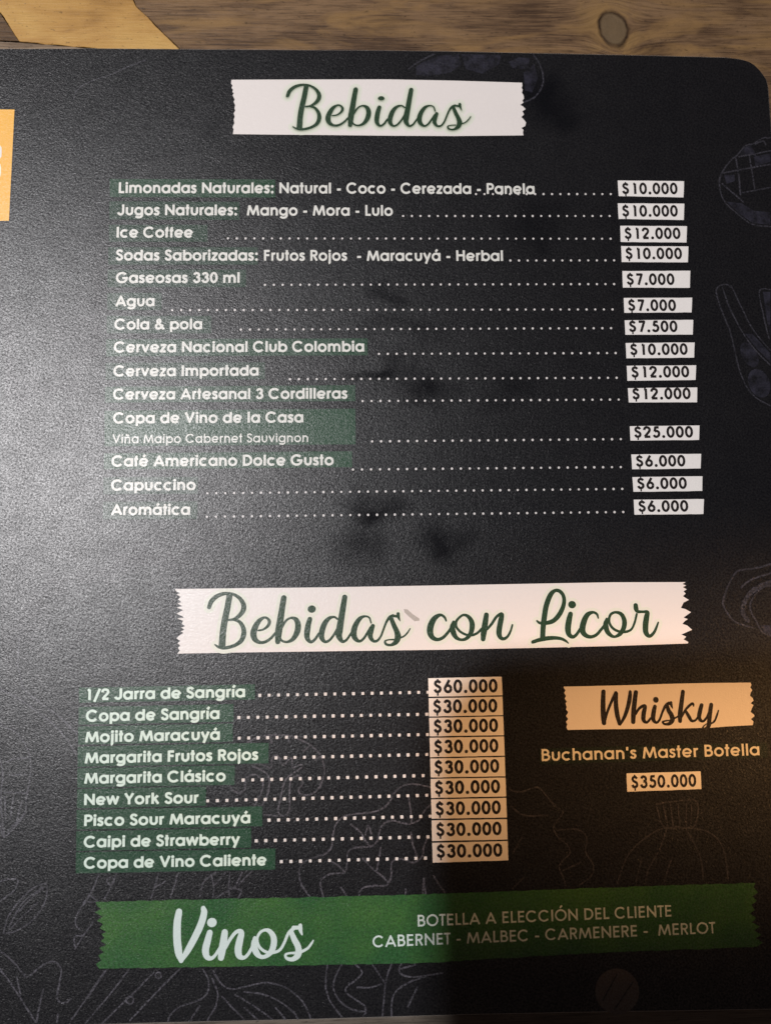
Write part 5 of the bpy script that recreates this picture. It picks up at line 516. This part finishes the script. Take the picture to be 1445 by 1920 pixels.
# rows
def dotrow(name, d, z, sq):
    x0, y0, x1, y1, s, n = d; polys = []; r = random.Random(int(x0*10))
    for i in range(n):
        t = i/(n-1); x, y = x0+(x1-x0)*t, y0+(y1-y0)*t; a = s/2*r.uniform(.92, 1.06)
        if sq: polys.append([(x-a*.82, y-a), (x+a*.82, y-a), (x+a, y-a*.8), (x+a, y+a*.8), (x+a*.82, y+a), (x-a*.82, y+a), (x-a, y+a*.8), (x-a, y-a*.8)])
        else: polys.append(disc(x, y, a, a, 10))
    return flat(name, polys, z, MAT['dot'], menu, False)
HLK = ['hl', 'hl_dark', 'hl_dark', 'hl_dark', 'hl_dark', 'hl_dark', 'hl_dark', 'hl', 'hl_dark', 'hl', 'hl_bright', 'hl_bright', 'hl_dark', 'hl_dark']
for i, r in enumerate(UPPER):
    hl = flat('text_highlight', [jag(r['hl'], 1.5, .05, i)], T0+.03, MAT[HLK[i]], menu)
    if i == 10:
        text('item_text', r['texts'][:1], T0+.06, MAT['text'], hl); text('wine_text', r['texts'][1:], T0+.06, MAT['text'], hl)
    else:
        text('item_text', r['texts'][:1], T0+.06, MAT['text'], hl)
        for t in r['texts'][1:]: text('choices_text', [t], T0+.06, MAT['text'], menu)
    dotrow('dot_leader', r['dots'], T0+.05, False)
for i, r in enumerate(LOWER):
    hl = flat('text_highlight', [jag(r['hl'], 1.5, .05, i+40)], T0+.03, MAT['hl_bright'], menu)
    text('item_text', r['texts'], T0+.06, MAT['cool_text'], hl)
    dotrow('dot_leader', r['dots'], T0+.05, True)
for i, p in enumerate(PRICES):
    b = flat('price_box', [jag(p['box'], 2, .035, i+80)], T0+.055, MAT['price'], menu)
    text('price_text', [p['text']], T0+.075, MAT['ink'], b)

# banners and brush lettering
def brush(key):
    polys = []
    for s in SCRIPT[key]['strokes']: polys += ribbon(catmull(s, 6))
    for x, y, rx, ry in SCRIPT[key]['dots']: polys.append(disc(x, y, rx, ry, 24))
    return polys
def widen(key, d, dy):
    polys = []
    for s in SCRIPT[key]['strokes']: polys += ribbon(catmull([(x, y+dy, w+d) for x, y, w in s], 4))
    for x, y, rx, ry in SCRIPT[key]['dots']: polys.append(disc(x, y+dy, rx+d/2, ry+d/2, 20))
    return polys
for key, nm in (('header', 'Bebidas'), ('licor', 'Bebidas con Licor'), ('whisky', 'Whisky')):
    b = flat('title_banner', [BANNERS[key]], T0+.04, MAT['white'], menu, False)
    b['label'] = 'white torn paper banner reading '+nm
    if key == 'header':
        flat('lettering_glow', widen(key, 2.6, -.1), T0+.046, MAT['halo1'], b)
        flat('lettering_glow', widen(key, 1.3, -.25), T0+.052, MAT['halo2'], b)
        flat('lettering_glow', widen(key, .35, -.25), T0+.058, MAT['halo3'], b)
    elif key == 'licor':
        flat('lettering_glow', widen(key, 2.0, -.1), T0+.046, MAT['halo1'], b)
        flat('grey_smear', [SMUDGEMARK], T0+.05, MAT['grey'], b)
    flat('lettering', brush(key), T0+.065, MAT['ink' if key == 'whisky' else 'script'], b)
bd = flat('section_band', [jag(BAND, 1.4, .13, 3)], T0+.04, MAT['band'], menu)
bd['label'] = 'green brushed band reading Vinos'
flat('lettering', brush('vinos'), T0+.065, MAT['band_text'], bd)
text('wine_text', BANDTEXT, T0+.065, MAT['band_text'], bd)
wh = flat('text_highlight', [jag(WHISKYHL, 1.5, .06, 9)], T0+.03, MAT['hl_faint'], menu)
text('item_text', [WHISKYTEXT], T0+.06, MAT['cream'], wh)

# ================================================================ slab added in place of phone and hand, out of view, throwing shade
caster = thing('added_shade_slab', 'added black slab out of view above the menu, throwing the shade on its lower right', 'shade_slab', (0, 0, (CAM_LOC[2]+CARD_T)*MM))
def rrect(x0, y0, x1, y1, r, n=8):
    out = []
    for cx, cy, a in ((x1-r, y1-r, 0), (x0+r, y1-r, 90), (x0+r, y0+r, 180), (x1-r, y0+r, 270)):
        out += [(cx+r*math.cos(math.radians(a+90*i/n)), cy+r*math.sin(math.radians(a+90*i/n))) for i in range(n+1)]
    return out
TX0, TX1, TY0, TY1 = -114.5, 100, -145, 10.5
slab('body', rrect(TX0, TY0, TX1, TY1, 20), 4, 11, [MAT['shade_slab'], MAT['shade_slab']], caster, .8)
slab('upper_plate', rrect(TX0+7, TY0+7, TX1-7, TY1-7, 8), 11, 11.3, [MAT['glass'], MAT['glass']], caster, .1)
